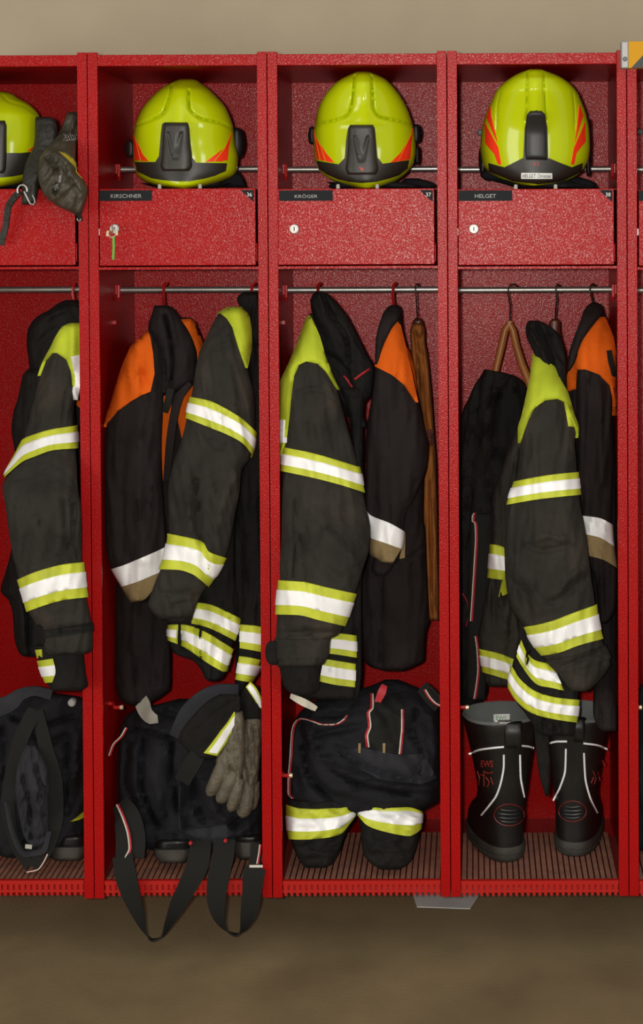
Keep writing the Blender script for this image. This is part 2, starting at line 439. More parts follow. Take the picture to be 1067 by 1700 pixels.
# ------------------------------------------------------------------ lockers
def zf(px, py, Y=0): return P(px, py, Y).z
NAMES = [None, ('KIRSCHNER', '36', 165, 424, 313, 441, (165, 252), (184, 235)), ('KR\u00d6GER', '37', 461, 721, 313, 439.5, (463, 552), (489, 527)),
         ('HELGET', '38', 760.5, 1019, 313.5, 440, (761, 850), (788, 823)), None]
LOCK_LABEL = ['red metal locker cut off by the left edge, black pouch on its shelf',
              'red metal locker with number plate 36 and a key hanging in its door lock',
              'red metal locker with number plate 37 between lockers 36 and 38',
              'red metal locker with number plate 38 holding the pair of boots',
              'red metal locker mostly cut off by the right edge, beside locker 38']
FW = .0215
GY = .29
LOCKERS = []
def make_locker(i):
    x0, x1 = (i - 1) * .4 + .0009, i * .4 - .0009
    pc = 144 + (i - .5) * 298.7
    r = thing('locker', (x0 + .2, .2, HB), LOCK_LABEL[i], 'locker', 'row of red lockers')
    red = M['red']
    for sx, xa in ((1, x0), (-1, x1)):
        m = MB()
        m.box(min(xa, xa + sx * .0018), max(xa, xa + sx * .0018), .006, DEPTH, HB, ZT)
        m.box(min(xa, xa + sx * FW), max(xa, xa + sx * FW), 0, .011, HB, ZT + .002)
        m.build('side_panel', red, r, smooth=False, bevel=.0012)
    MB().box(x0 + .002, x1 - .002, DEPTH - .0015, DEPTH, HB + .002, ZT - .02).build('back_panel', red, r, smooth=False)
    m = MB(); m.box(x0 + FW + .0003, x1 - FW - .0003, .001, .011, ZT - .0285, ZT - .0035)
    m.box(x0 + .002, x1 - .002, .008, DEPTH - .002, ZT - .0285, ZT - .0265)
    m.build('top_panel', red, r, smooth=False, bevel=.001)
    m = MB()
    # compartment box and its door
    if NAMES[i]:
        nm, num, dx0, dx1, dy0, dy1, pl, tx = NAMES[i]
    else:
        nm = num = None; sh = 298.7 * (i - 1) - 1; dx0, dx1, dy0, dy1 = 165 + sh, 424 + sh, 314, 441
    cx = (dx0 + dx1) / 2
    zt, zb = zf(cx, dy0), zf(cx, dy1)
    X0, X1 = P(dx0, 380, 0).x, P(dx1, 380, 0).x
    zl = zb - .0085
    m.box(x0 + .0025, x1 - .0025, .014, .30, zl, zl + .0015)
    m.box(x0 + FW + .0002, x1 - FW - .0002, .001, .014, zl, zb - .003)
    m.box(x0 + .0025, x1 - .0025, .016, .30, zt - .002, zt - .0005)
    m.box(x0 + .0025, x1 - .0025, .2985, .30, zl, zt - .001)
    m.box(x0 + .0025, x0 + .004, .016, .30, zl, zt - .001); m.box(x1 - .004, x1 - .0025, .016, .30, zl, zt - .001)
    m.build('compartment', red, r, smooth=False)
    d = MB().box(X0, X1, .001, .014, zb, zt).build('door', red, r, smooth=False, bevel=.0018)
    def dz(py): return zf(cx, py)
    def dxp(px): return P(px, 320, 0).x
    if nm:
        pm = MB().box(dxp(pl[0]), dxp(pl[1]), -.0012, .0015, dz(333.0), dz(315.5))
        vs, fs = text_geo(nm, .0085, dxp(tx[1]) - dxp(tx[0]))
        cxx, czz = dxp((tx[0] + tx[1]) / 2), dz(325)
        pm.add([(cxx + a, -.0016, czz + b) for a, b in vs], fs, 1)
        pm.build('name_plate', [M['plate'], M['greyprint']], d, smooth=False)
        nx1, ny0 = dx1 - 3, 316
        tri = [(nx1 - 22, ny0), (nx1, ny0), (nx1, ny0 + 20)]
        tm = MB(); f = [Vector((dxp(a), -.0010, dz(b))) for a, b in tri]; bk = [v + Vector((0, .003, 0)) for v in f]
        tm.rings([f, bk], 0)
        vs, fs = text_geo(num, .0085)
        tm.add([(dxp(nx1 - 7) + a, -.0014, dz(ny0 + 7.5) + b) for a, b in vs], fs, 1)
        tm.build('number_plate', [M['plate'], M['white']], d, smooth=False)
        lx = {1: 190, 2: 488, 3: 786}[i]; lc = Vector((dxp(lx), 0, dz(379.5)))
        lm = MB()
        prof = [(.0108, .002), (.0108, -.003), (.0095, -.0045), (.0078, -.0045), (.0072, -.0036), (.0001, -.0036)]
        lm.rings([[lc + Vector((rr * cos(2 * pi * k / 24), yy, rr * sin(2 * pi * k / 24))) for k in range(24)] for rr, yy in prof])
        lm.box(lc.x - .0012, lc.x + .0012, -.0042, -.003, lc.z - .0045, lc.z + .0045, 1)
        lm.build('lock', [M['chrome'], M['black']], d)
    else:
        pm = MB().box(dxp(dx0), dxp(dx0 + 87), -.0012, .0015, dz(333), dz(315.5)).build('name_plate', M['plate'], d, smooth=False)
    # strike plate and hinge pin in the gaps beside the door
    MB().box(x0 + FW - .002, X0 - .0003, .004, .010, dz(390), dz(379)).build('strike_plate', M['white'], r, smooth=False)
    MB().tube([(X1 + .0016, .006, dz(435)), (X1 + .0016, .006, dz(405))], .0016).build('hinge', red, r)
    # rods with bracket hooks
    for nme, py, yy in (('helmet_rod', 281, .285), ('coat_rod', 481, .27)):
        z = zf(cx, py, yy)
        MB().tube([(x0 + .004, yy, z), (x1 - .004, yy, z)], .0072, 16).build(nme, M['rod'], r)
        for xa, sx in ((x0 + .002, 1), (x1 - .002, -1)):
            b = MB().box(min(xa, xa + sx * .010), max(xa, xa + sx * .010), yy - .012, yy + .012, z - .010, z + .012)
            b.tube([(xa + sx * .006, yy - .013, z + .012), (xa + sx * .006, yy - .014, z - .016), (xa + sx * .006, yy - .004, z - .024)], .004, 8)
            b.build('rod_bracket', M['redhook'], r)
    for k, (py, yy) in enumerate(((534, .24), (1174, .12) if i != 2 else (1287, .04))):
        z = zf(cx, py, yy)
        hk = MB().tube([(x0 + .002, yy + .03, z), (x0 + .012, yy + .028, z), (x0 + .022, yy, z), (x0 + .034, yy, z)], .0045, 8)
        hk.tube([(x0 + .034, yy, z), (x0 + .041, yy, z + .0005)], .0052, 8, 1)
        if k: hk.build('hook', [M['redhook'], M['brass']], r)
        else: MB().box(x0 + .002, x0 + .010, yy - .02, yy - .012, z - .004, z + .004).build('hook', M['redhook'], r)
    if i in (2, 3, 4, 1):
        for fx in (.075, .325):
            c = Vector((x0 + fx, DEPTH - .002, ZT - .155))
            MB().rings([[c + Vector((rr * cos(pi * k / 3), yy, rr * sin(pi * k / 3))) for k in range(6)] for rr, yy in ((.009, 0), (.009, -.006), (.006, -.009))]).build('bolt', M['steel'], r, smooth=False)
        for fx in (.13, .29):
            c = Vector((x0 + fx, DEPTH - .002, ZT - .085))
            MB().rings([[c + Vector((rr * cos(pi * k / 6), yy, rr * sin(pi * k / 6))) for k in range(12)] for rr, yy in ((.005, 0), (.004, -.003))]).build('rivet', M['redhook'], r)
    for px in ((265, 332), (561, 626), (856, 922))[i - 1] if 1 <= i <= 3 else ():
        c = P(px, 314, .008); c.z = zt + .0002
        MB().rings([[c + Vector((q * cos(2 * pi * k / 14), q * sin(2 * pi * k / 14), zz)) for k in range(14)] for q, zz in ((.0042, 0), (.0042, .0075), (.0028, .0098))]).build('helmet_stop', M['label'], r)
    # grating floor
    gz = zf(cx, 1462)
    g = MB(); n = 27; W = x1 - x0 - 2 * FW - .002; pit = W / n; xs0 = x0 + FW + .001
    for k in range(n):
        xa = xs0 + pit * (k + .5); hw = pit * .37; ringsv = []
        nn = 42
        for j in range(nn * 2 + 1):
            y = .012 + (GY - .014) * j / (nn * 2); z = gz - (.0 if j % 2 else .0036)
            ringsv.append([(xa - hw, y, z), (xa + hw, y, z), (xa + hw, y, gz - .014), (xa - hw, y, gz - .014)])
        g.rings(ringsv)
    g.build('floor_grating', M['grate'], r, smooth=False)
    MB().box(x0 + .003, x1 - .003, .012, GY + .01, gz - .020, gz - .0145).build('floor_panel', M['gratedark'], r, smooth=False)
    g = MB(); zb2 = gz - .030
    g.box(xs0, xs0 + W, .000, .010, gz - .009, gz); g.box(xs0, xs0 + W, .0, .010, zb2 + .003, zb2 + .009)
    for k in range(n):
        xa = xs0 + pit * (k + .5); g.box(xa - pit * .33, xa + pit * .33, .0003, .010, zb2 + .004, gz - .004)
        g.box(xa - pit * .24, xa + pit * .24, .0003, .010, zb2 - .004, zb2 + .004)
    g.box(xs0, xs0 + W, .0075, .009, zb2 + .002, gz - .002)
    g.build('grating_edge', M['gratered'], r, smooth=False)
    MB().box(x0 + .002, x1 - .002, GY, DEPTH - .002, HB, HB + .002).build('bottom_panel', red, r, smooth=False)
    MB().box(x0 + .03, x1 - .03, .33, .45, .0, HB).build('base_frame', red, r, smooth=False)
    LOCKERS.append((r, gz)); return r
for i in range(5): make_locker(i)
GZ = [g for _, g in LOCKERS]

# key hanging in the lock of locker 36
k0 = P(190, 380, 0); kr = thing('key', k0, 'key with thin green tag stuck in the lock of door 36', 'key')
km = MB().box(k0.x - .0011, k0.x + .0011, -.020, -.0045, k0.z - .004, k0.z + .004)
km.rings([[Vector((k0.x + yy, -.026 - .011 * cos(2 * pi * k / 20) * .7, k0.z + .011 * sin(2 * pi * k / 20))) for k in range(20)] for yy in (-.0011, .0011)])
km.build('key_body', M['chrome'], kr)
rm = MB(); rm.tube([(k0.x + .008 * cos(2 * pi * k / 20), -.026, k0.z - .010 + .009 * sin(2 * pi * k / 20)) for k in range(21)], .0009, 6)
rm.tube([(k0.x - .009, -.024, k0.z - .004), (k0.x - .011, -.024, k0.z - .016)], .003, 6); rm.tube([(k0.x + .010, -.024, k0.z - .004), (k0.x + .011, -.024, k0.z - .014)], .0025, 6)
rm.build('key_ring', M['brass'], kr)
a, b = P(188.5, 392, -.025), P(188, 431, -.020)
MB().rings([[p + Vector((dx, dy, 0)) for dx, dy in ((-.0024, -.0014), (.0024, -.0014), (.0024, .0014), (-.0024, .0014))] for p in (a, a.lerp(b, .5) + Vector((.0008, 0, 0)), b)]).build('key_tag', M['greenkey'], kr, smooth=False)

# hazard striped rail in front of the upper right corner
def at(px, py, Y): return P(px, py, Y)
ry = -.03
A = at(1031, 68, ry); B = at(1031, 113.5, ry)
rr = thing('hazard_rail', (A.x, ry, B.z), 'yellow and black striped rail with metal end cap at top right corner', 'barrier rail')
m = MB().box(A.x + .012, A.x + .9, ry + .002, ry + .028, B.z + .001, A.z - .001)
zh = A.z - B.z
for k in range(9):
    xs = A.x + .022 + k * .12
    q = [(xs, B.z + .001), (xs + .05, B.z + .001), (xs + .05 + zh * .9, A.z - .001), (xs + zh * .9, A.z - .001)]
    m.rings([[Vector((x, yy, z)) for x, z in q] for yy in (ry + .0008, ry + .004)], 1)
m.build('striped_board', [M['yellow'], M['signblack']], rr, smooth=False)
MB().box(A.x, A.x + .0165, ry, ry + .0295, B.z, A.z).build('end_cap', M['alu'], rr, smooth=False, bevel=.003)
c = at(1037, 98, ry)
MB().rings([[c + Vector((q * cos(2 * pi * k / 16), yy, q * sin(2 * pi * k / 16))) for k in range(16)] for q, yy in ((.0052, .001), (.0052, -.002), (.0035, -.0035))]).build('screw', M['steel'], rr)

# grey sheet lying on the floor under the lockers
def onfloor(px, py, z=.002):
    d = ray(px, py); return CAM + d * ((z - CAM.z) / d.z)
q = [onfloor(684, 1481), onfloor(798, 1481), onfloor(780, 1508), onfloor(692, 1505)]
m = MB().rings([q, [v - Vector((0, 0, .0018)) for v in q]])
tag(m.build('floor_sheet', M['greysheet'], smooth=False), 'grey sheet lying on the floor under the seam of lockers 37 and 38', 'sheet')

# ------------------------------------------------------------------ helmets
def tri_split(poly): return poly
def make_helmet(rows, yc, label, ridge, creases, black, reds, light, chin, sides, emblem, extra=None, dth=.125, lean=None):
    H = Loft(rows, lean or yc, [(rows[0][0], .01), (rows[1][0], .03), (rows[2][0] + 2, .055), (rows[4][0], .088), (rows[6][0], dth - .012), (rows[len(rows) // 2 + 1][0], dth), (rows[-3][0], dth), (rows[-1][0], dth - .02)],
             e=1.0, rt=0, rb=0, amp=0, n=200, step=2, creases=creases + ridge)
    mid = (rows[-1][1] + rows[-1][2]) / 2
    p0 = P(mid, rows[-1][0], yc)
    r = thing('fire_helmet', p0, label, 'helmet', 'lime fire helmets on the locker shelves')
    H.build('shell', M['lime'], r)
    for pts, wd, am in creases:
        if am < -.004: line_on(H, pts, .0009, -.0002, step=3).build('crease_shade', M['limeshade'], r)  # thin dark tube paints shade into each deep shell crease
    fb = poly_patch(H, black, .0035, 4).build('front_band', M['blackmatte'], r, angle=60)
    if light: light(H, fb)
    for q in reds: poly_patch(H, q, .0016, 4, sink=.002).build('reflective_sticker', M['redsticker'], r, angle=60)
    if emblem:
        ex, ey, ew, eh = emblem
        poly_patch(H, [(ex + ew * cos(t * pi / 6), ey + eh * sin(t * pi / 6)) for t in range(12)], .0305 if light else .0048, 2).build('emblem', M['redprint'], fb)
    for s in sides: s(H, r)
    # dark liner and neck guard below the rim
    Loft(chin, yc + .02, .09, e=.9, rt=0, rb=6, amp=.004, sx=12, sy=30, n=48).build('neck_guard', M['navy'], r)
    return r, H, fb
def lamp_block(poly_rows, groove):
    def f(H, parent):
        ym = (poly_rows[0][0] + poly_rows[-1][0]) / 2; xm = (poly_rows[0][1] + poly_rows[0][2]) / 2
        yl = [(rw[0], H.frontY(xm, rw[0]) - .004) for rw in poly_rows]
        L = Loft(poly_rows, yl, [(poly_rows[0][0], .018), (ym, .024), (poly_rows[-1][0], .027)], e=.62, rt=7, rb=3, amp=0, n=90, step=1.5, creases=groove)
        L.build('helmet_lamp', M['blackmatte'], parent)
    return f
def disc_side(px, py, rx, ry, Y, name='ear_cover'):
    def f(H, r):
        rows = [(py - ry, px - rx * .35, px + rx * .35), (py - ry * .8, px - rx * .75, px + rx * .75), (py, px - rx, px + rx), (py + ry * .8, px - rx * .75, px + rx * .75), (py + ry, px - rx * .35, px + rx * .35)]
        Loft(rows, Y, .035, e=.9, rt=4, rb=4, amp=.002, n=28, step=3).build(name, M['black'], r)
    return f
def strap_side(rows, Y, th=.02):
    def f(H, r): Loft(rows, Y, th, rt=6, rb=6, amp=.003, n=28, step=4).build('neck_strap', M['navy'], r)
    return f
R1 = [(131, 300, 320), (133, 294, 326), (137, 285, 332), (142, 274, 339), (150, 263, 349), (161, 251, 360), (178, 237, 374), (193, 229, 381), (212, 223, 387), (237, 221, 390), (262, 221, 395), (280, 224, 394), (290, 227, 389), (299, 236, 374), (306, 251, 355), (311, 272, 335), (313, 290, 320)]
make_helmet(R1, .13, 'lime yellow fire helmet with black front lamp on the shelf of locker 36',
  [([(298, 120), (296, 200)], 17, .011)],
  [(smooth_line([(285, 140), (278, 170), (269, 189), (249, 199), (222, 211)]), 1.8, -.014), (smooth_line([(313, 150), (314, 178), (332, 196), (367, 204), (390, 216)]), 1.8, -.014),
   ([(222, 213), (240, 206), (262, 200), (276, 190)], 7, .003), ([(388, 220), (360, 208), (330, 201), (318, 186)], 7, .003)],
  [(270, 206), (274, 203), (310, 203), (314, 212), (318, 260), (325, 270), (375, 271), (373, 284), (355, 292), (337, 297), (312, 301), (291, 301), (270, 299), (253, 296), (230, 285), (226, 269), (259, 269), (265, 259), (268, 222)],
  [[(221, 221), (226, 236), (233, 266), (224, 266)], [(227, 234), (237, 256), (247, 268), (235, 267)], [(384, 219), (379, 244), (377, 266), (369, 267)], [(382, 226), (374, 262), (368, 268), (356, 268), (372, 248)], [(370, 247), (362, 258), (354, 268), (341, 269), (357, 257)]],
  lamp_block([(203, 274, 311), (210, 271, 314), (235, 269, 316), (262, 267, 319), (275, 266, 319), (284, 270, 314)], [(smooth_line([(279, 222), (290, 262), (301, 222)]), 2.5, -.006)]),
  [(304, 232, 384), (309, 250, 372), (311, 258, 360), (313.4, 270, 340)],
  [disc_side(216, 247, 10, 15, .19), disc_side(391, 238, 16, 26, .21), strap_side([(285, 372, 396), (298, 366, 404), (311, 360, 408)], .20)], (284, 273, 5, 3.5))
R2 = [(118.5, 594, 611), (121, 587, 618), (125, 578, 628), (131, 566, 639), (140, 554, 649), (161, 537, 665), (184, 527, 677), (205, 523, 684), (221, 520, 688), (252, 521, 690), (265, 522, 688), (275, 525, 684), (287, 533, 675), (299, 550, 660), (307, 572, 645), (312, 588, 630)]
make_helmet(R2, .13, 'lime yellow fire helmet with black front lamp on the shelf of locker 37',
  [([(603, 105), (603, 200)], 17, .011)],
  [(smooth_line([(588, 126), (585, 165), (578, 190), (566, 197), (523, 206)]), 1.8, -.014), (smooth_line([(617, 126), (619, 178), (629, 194), (653, 199), (686, 206)]), 1.8, -.014),
   ([(524, 212), (560, 202), (580, 197), (586, 186)], 7, .003), ([(684, 212), (650, 204), (628, 200), (622, 186)], 7, .003)],
  [(578, 213), (582, 207), (617, 208), (622, 215), (626, 261), (634, 272), (677, 266), (674, 280), (660, 291), (646, 296), (624, 302), (600, 304), (580, 302), (563, 298), (545, 290), (532, 281), (527, 267), (563, 273), (573, 262), (575, 234)],
  [[(521, 215), (524, 232), (531, 265), (527, 265)], [(525, 229), (532, 243), (540, 267), (533, 266)], [(533, 241), (541, 254), (555, 270), (542, 268)], [(684, 213), (680, 264), (673, 266)], [(682, 224), (672, 266), (661, 268), (674, 240)], [(671, 242), (660, 268), (648, 270), (664, 254)]],
  lamp_block([(207, 581, 619), (214, 578, 622), (235, 577, 624), (262, 575, 626), (280, 573, 628), (290, 577, 624)], [(smooth_line([(588, 228), (599, 267), (611, 228)]), 2.5, -.006)]),
  [(302, 540, 668), (306, 548, 690), (310, 544, 700), (313.4, 552, 690)],
  [disc_side(518, 225, 7, 15, .17), disc_side(690, 222, 9, 16, .2), disc_side(692, 258, 5, 16, .2, 'visor_edge'), strap_side([(296, 672, 694), (304, 664, 720), (312.5, 660, 724)], .22)], (599, 281, 5, 3.5), lean=[(118, .07), (160, .10), (220, .13), (312, .13)])
R3 = [(114.5, 880, 897), (117, 872, 904), (121, 862, 915), (126, 852, 927), (132, 843, 937), (141, 832, 948), (152, 823, 957), (167, 816, 964), (192, 805, 973), (218, 799, 978), (245, 797, 979), (262, 799, 977), (275, 802, 972), (285, 810, 965), (296, 828, 950), (304, 850, 928), (308, 866, 908)]
h3, H3, fb3 = make_helmet(R3, .13, 'lime yellow fire helmet with white name sticker on the shelf of locker 38',
  [([(888, 105), (889, 190)], 12, .007)],
  [(smooth_line([(875, 118), (874, 150), (874, 200)]), 1.8, -.009), (smooth_line([(902, 118), (903, 150), (905, 200)]), 1.8, -.009),
   (smooth_line([(830, 152), (825, 180), (824, 215)]), 1.6, -.005), (smooth_line([(950, 152), (953, 180), (954, 215)]), 1.6, -.005)],
  [(869, 262), (871, 213), (876, 189), (890, 183), (904, 189), (908, 213), (909, 262), (930, 271), (948, 278), (965, 271), (963, 285), (930, 301), (893, 306), (853, 301), (814, 285), (812, 271), (838, 278)],
  [[(814, 176), (816, 195), (826, 236), (821, 226), (808, 195)], [(805, 203), (810, 213), (827, 245), (832, 273), (827, 273), (821, 256), (806, 238)], [(961, 173), (967, 192), (953, 236), (956, 220), (959, 195)], [(970, 202), (971, 235), (956, 254), (952, 273), (947, 273), (952, 246), (965, 216)]],
  None, [(299, 812, 945), (304, 830, 960), (310, 850, 988), (313.6, 860, 985)],
  [disc_side(801, 265, 7, 24, .2), disc_side(976, 245, 5, 48, .2), strap_side([(280, 798, 812), (292, 797, 828), (300, 806, 832)], .2), strap_side([(294, 944, 962), (302, 940, 985), (312.5, 930, 992)], .22)], None, lean=[(114, .035), (150, .075), (222, .125), (308, .13)])
L3 = Loft([(184, 880, 899), (191, 874, 905), (213, 872, 907), (245, 871, 908), (266, 873, 908)], [(184, H3.frontY(889, 184)), (225, H3.frontY(889, 225)), (266, H3.frontY(889, 266))], .012, e=.7, rt=6, rb=8, amp=0, n=36, step=3)
L3.build('front_shield', M['blackgloss'], fb3)
sm = poly_patch(H3, [(866, 287), (915, 287.5), (915, 297), (866, 297)], .005, 5)
vs, fs = text_geo('HELGET Christian', 6.0, 44)
sm.add([H3.front(890.5 + a, 292.2 - b, .0056) for a, b in vs], fs, 1)
sm.build('name_sticker', [M['white'], M['plate']], fb3, smooth=False)
vs, fs = text_geo('X5', 6.5)
MB().add([H3.front(889 + a, 272 - b, .006) for a, b in vs], fs).build('emblem', M['redprint'], fb3, smooth=False)
R0 = [(151.5, -26, 4), (153, -34, 12), (157, -44, 22), (163, -56, 31), (172, -72, 47), (182, -82, 58), (192, -90, 65), (215, -98, 71), (240, -102, 73), (258, -103, 72), (275, -101, 66), (288, -94, 58), (298, -78, 46), (306, -58, 30), (311, -40, 8)]
make_helmet(R0, .13, 'lime yellow fire helmet cut off by the left edge, beside the black pouch',
  [([(-12, 140), (-12, 200)], 16, .010)],
  [(smooth_line([(4, 158), (14, 168), (40, 176), (60, 190)]), 2.2, -.004), (smooth_line([(-30, 158), (-40, 168), (-70, 176), (-88, 190)]), 2.2, -.004)],
  [(-101, 262), (-60, 258), (-40, 256), (0, 254), (35, 254), (68, 250), (66, 276), (50, 287), (20, 293), (-15, 296), (-50, 293), (-85, 286), (-100, 276)],
  [[(45, 251), (55, 243), (57, 250)]], lamp_block([(200, -30, 8), (210, -33, 11), (250, -35, 11), (280, -36, 10), (288, -32, 6)], []),
  [(303, -60, 40), (309, -50, 40), (313, -40, 30)], [disc_side(76, 228, 14, 33, .19)], None)
Loft.CG = 1.7
# ------------------------------------------------------------------ black pouch beside the leftmost helmet
pr = thing('pouch', P(105, 340, -.02), 'black padded pouch with yellow stripe and silver snap hook beside the leftmost helmet', 'pouch')
PB = Loft([(186, 112, 129), (196, 108, 131), (215, 100, 131), (243, 79, 126), (262, 66, 125), (284, 62, 126), (300, 64, 139), (318, 70, 146), (330, 78, 143), (343, 96, 139), (353, 118, 137), (357, 124, 134)],
          [(186, .06), (215, .05), (243, .0), (270, -.045), (300, -.056), (357, -.05)], [(186, .02), (243, .03), (300, .042), (357, .02)], e=.9, rt=10, rb=14, amp=.009, sx=14, sy=45, ang=25, seed=3,
          creases=[(smooth_line([(80, 262), (95, 285), (92, 320)]), 5, -.012), (smooth_line([(98, 262), (112, 290), (130, 320)]), 4, -.008), (smooth_line([(78, 250), (90, 256), (108, 268)]), 5, .007)], n=72, step=3)
PB.build('body', M['pouchleather'], pr)
poly_patch(PB, [(97, 251), (108, 254), (120, 263), (130, 277), (136, 296), (131, 288), (122, 275), (110, 263)], .002, 4).build('yellow_stripe', M['yellowstripe'], pr, angle=70)
poly_patch(PB, [(98, 292), (102, 290), (101, 302), (97, 304), (97, 313), (91, 318), (89, 308), (96, 305)], .0015, 3).build('printed_mark', M['greyprint'], pr)
m = MB()
for k in range(7):
    xx = 106 + k * 3.3; line_on(PB, [(xx, 222 + (k % 3)), (xx + 3, 228 + (k * 5) % 6), (xx - 1, 233)], .0006, .001, m, step=3)
m.build('printed_lettering', M['greyprint'], pr)
PS = Loft([(194, 60, 84), (199, 58, 92), (214, 58, 95), (235, 57, 92), (255, 50, 80), (272, 42, 72), (300, 37, 66), (325, 36, 62), (340, 36, 58)], [(194, .04), (250, .01), (295, -.034), (340, -.04)], .022, rt=8, rb=10, amp=.004, seed=5, n=40)
PS.build('padded_strap', M['pouch'], pr)
c = P(37, 316, -.066)
m = MB(); m.tube([P(37 + 8 * cos(t * .26), 316 - 9 * sin(t * .26), -.068) for t in range(-1, 15)], .0021, 8)
m.tube([P(40, 318, -.068), P(45, 328, -.07), P(50, 338, -.07), P(55, 340, -.068), P(58, 336, -.066), P(57, 330, -.064), P(54, 324, -.062)], .0018, 8)
m.build('snap_hook', M['chrome'], pr)
ribbon([(33, 318, -.055, 10, 0), (22, 330, -.04, 11, 10), (13, 346, -.03, 11, 20), (10, 372, -.025, 10, 10), (5, 392, -.022, 11, 0), (2, 407, -.02, 9, 0)], .004).build('tail_strap', M['pouch'], pr)
ribbon([(127, 340, -.07, 7, 0), (131, 356, -.066, 7, 0), (133, 366, -.06, 8, 20)], .003).build('pull_tab', M['web'], pr)
MB().tube([P(131 + 3 * cos(t), 363 + 4 * sin(t), -.064) for t in (0, .8, 1.6, 2.4, 3.2)], .0012, 6).build('zip_puller', M['chrome'], pr)

def jacket(label, group, x, y, Y): return thing('fire_jacket' if group.startswith('fire') else 'work_jacket', P(x, y, Y), label, 'jacket', group)
FJ, WJ = 'fire jackets with lime shoulders', 'dark work jackets with orange shoulders'

# ------------------------------------------------------------------ leftmost locker: fire jacket
j = jacket('charcoal fire jacket with lime shoulder hanging in the leftmost locker', FJ, 80, 1150, .15)
Loft([(498, 108, 142), (505, 94, 147), (514, 82, 150), (525, 62, 151), (537, 51, 151), (552, 45, 151), (570, 44, 140), (595, 47, 120), (625, 50, 110), (690, 60, 100)], .24, .075, rt=14, rb=10, amp=.009, sx=22, sy=50, ang=-30, seed=1,
     creases=[(smooth_line([(58, 545), (75, 528), (110, 512)]), 6, .008), (smooth_line([(60, 600), (66, 570), (92, 545)]), 5, -.006)]).build('hood', M['chardark'], j)
Loft([(612, 47, 105), (622, 38, 105), (640, 34, 108), (663, 29, 110), (685, 22, 110), (712, 19, 112), (750, 24, 120), (850, 25, 134), (915, 18, 136), (950, 9, 136), (981, 1, 136), (998, 15, 136), (1020, 21, 136), (1060, 24, 130), (1086, 33, 100), (1090, 40, 80)], .20, .06, amp=.010, sx=15, sy=90, seed=2,
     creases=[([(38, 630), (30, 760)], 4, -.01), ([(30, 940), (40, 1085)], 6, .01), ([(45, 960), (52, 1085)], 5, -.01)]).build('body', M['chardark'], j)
S = Loft([(535, 112, 150), (542, 105, 150), (555, 98, 150), (575, 89, 149), (597, 77, 147), (622, 67, 143), (650, 60, 134), (664, 57, 125), (680, 52, 123), (706, 46, 125), (730, 39, 126), (760, 24, 127), (780, 13, 128), (791, 10, 128), (809, 4, 129), (840, 9, 134), (886, 15, 136), (926, 22, 136), (945, 28, 137), (963, 32, 138), (992, 41, 143), (1015, 47, 148), (1036, 60, 152), (1058, 70, 154), (1076, 74, 154), (1084, 78, 148), (1088, 84, 130)],
         [(535, .10), (700, .075), (790, -.01), (830, -.050), (900, -.058), (1088, -.058)], [(535, .05), (700, .055), (850, .05), (1088, .042)], rb=6, amp=.009, sx=20, sy=110, ang=4, seed=4,
         creases=[(smooth_line([(66, 640), (90, 590), (112, 600), (122, 640)]), 3.5, -.004), (smooth_line([(105, 830), (112, 900), (118, 930)]), 4, -.007), (smooth_line([(125, 840), (122, 890), (130, 925)]), 5, -.008), ([(75, 1048), (150, 1040)], 6, -.006), (smooth_line([(60, 860), (85, 890), (110, 900)]), 7, -.005)])
S.build('sleeve', M['char'], j)
poly_patch(S, [(67, 624), (74, 596), (88, 574), (100, 553), (107, 542), (118, 536), (151, 536), (151, 600), (142, 622), (133, 640), (124, 655), (120, 640), (117, 615), (110, 597), (97, 586), (88, 586), (76, 600)], .0065).build('yoke', M['limecloth'], j, angle=80)
poly_patch(S, [(117, 592), (134, 588), (142, 590), (139, 608), (128, 640), (122, 664), (120, 650), (122, 625)], .0105).build('silver_strip', M['silver'], j, angle=80)
reflective(S, j, [(11, 781), (25, 756), (40, 730), (62, 720), (85, 713), (127, 706)], [(11, 792), (29, 775), (42, 765), (56, 759), (90, 747), (128, 744)])
reflective(S, j, [(32, 963), (50, 954), (71, 946), (106, 937), (134, 934)], [(47, 1016), (78, 1004), (106, 996), (145, 991)])
strip(S, [(73, 1047), (110, 1041), (153, 1034)], [(75, 1060), (112, 1055), (154, 1048)], 0, 1, .003).build('cuff_strap', M['web'], j)
poly_patch(S, [(61, 1039), (66, 1037), (71, 1042), (75, 1053), (75, 1066), (71, 1072), (64, 1071), (60, 1062)], .005, 4).build('cuff_tab', M['chardark'], j)
K = Loft([(1078, 82, 138), (1095, 88, 140), (1115, 92, 142), (1138, 86, 146), (1147, 86, 136)], -.035, .03, rb=5, rt=4, amp=.003, n=40); K.build('knit_cuff', M['chardark'], j)
B = Loft([(1070, 58, 110), (1095, 64, 110), (1120, 72, 110), (1138, 80, 105), (1145, 86, 100)], .06, .04, rt=4, rb=5, amp=.003, n=40); B.build('hem', M['chardark'], j)
reflective(B, j, [(64, 1098), (80, 1095), (97, 1092)], [(78, 1134), (86, 1133), (97, 1132)])
poly_patch(B, [(60, 1079), (70, 1078), (71, 1091), (63, 1093)], .003).build('lime_tab', M['limetape'], j)
MB().tube([P(124, 470, .268), P(121, 478, .258), P(121, 488, .258), P(124, 505, .258)], .0038, 8).build('hanging_loop', M['redhook'], j)
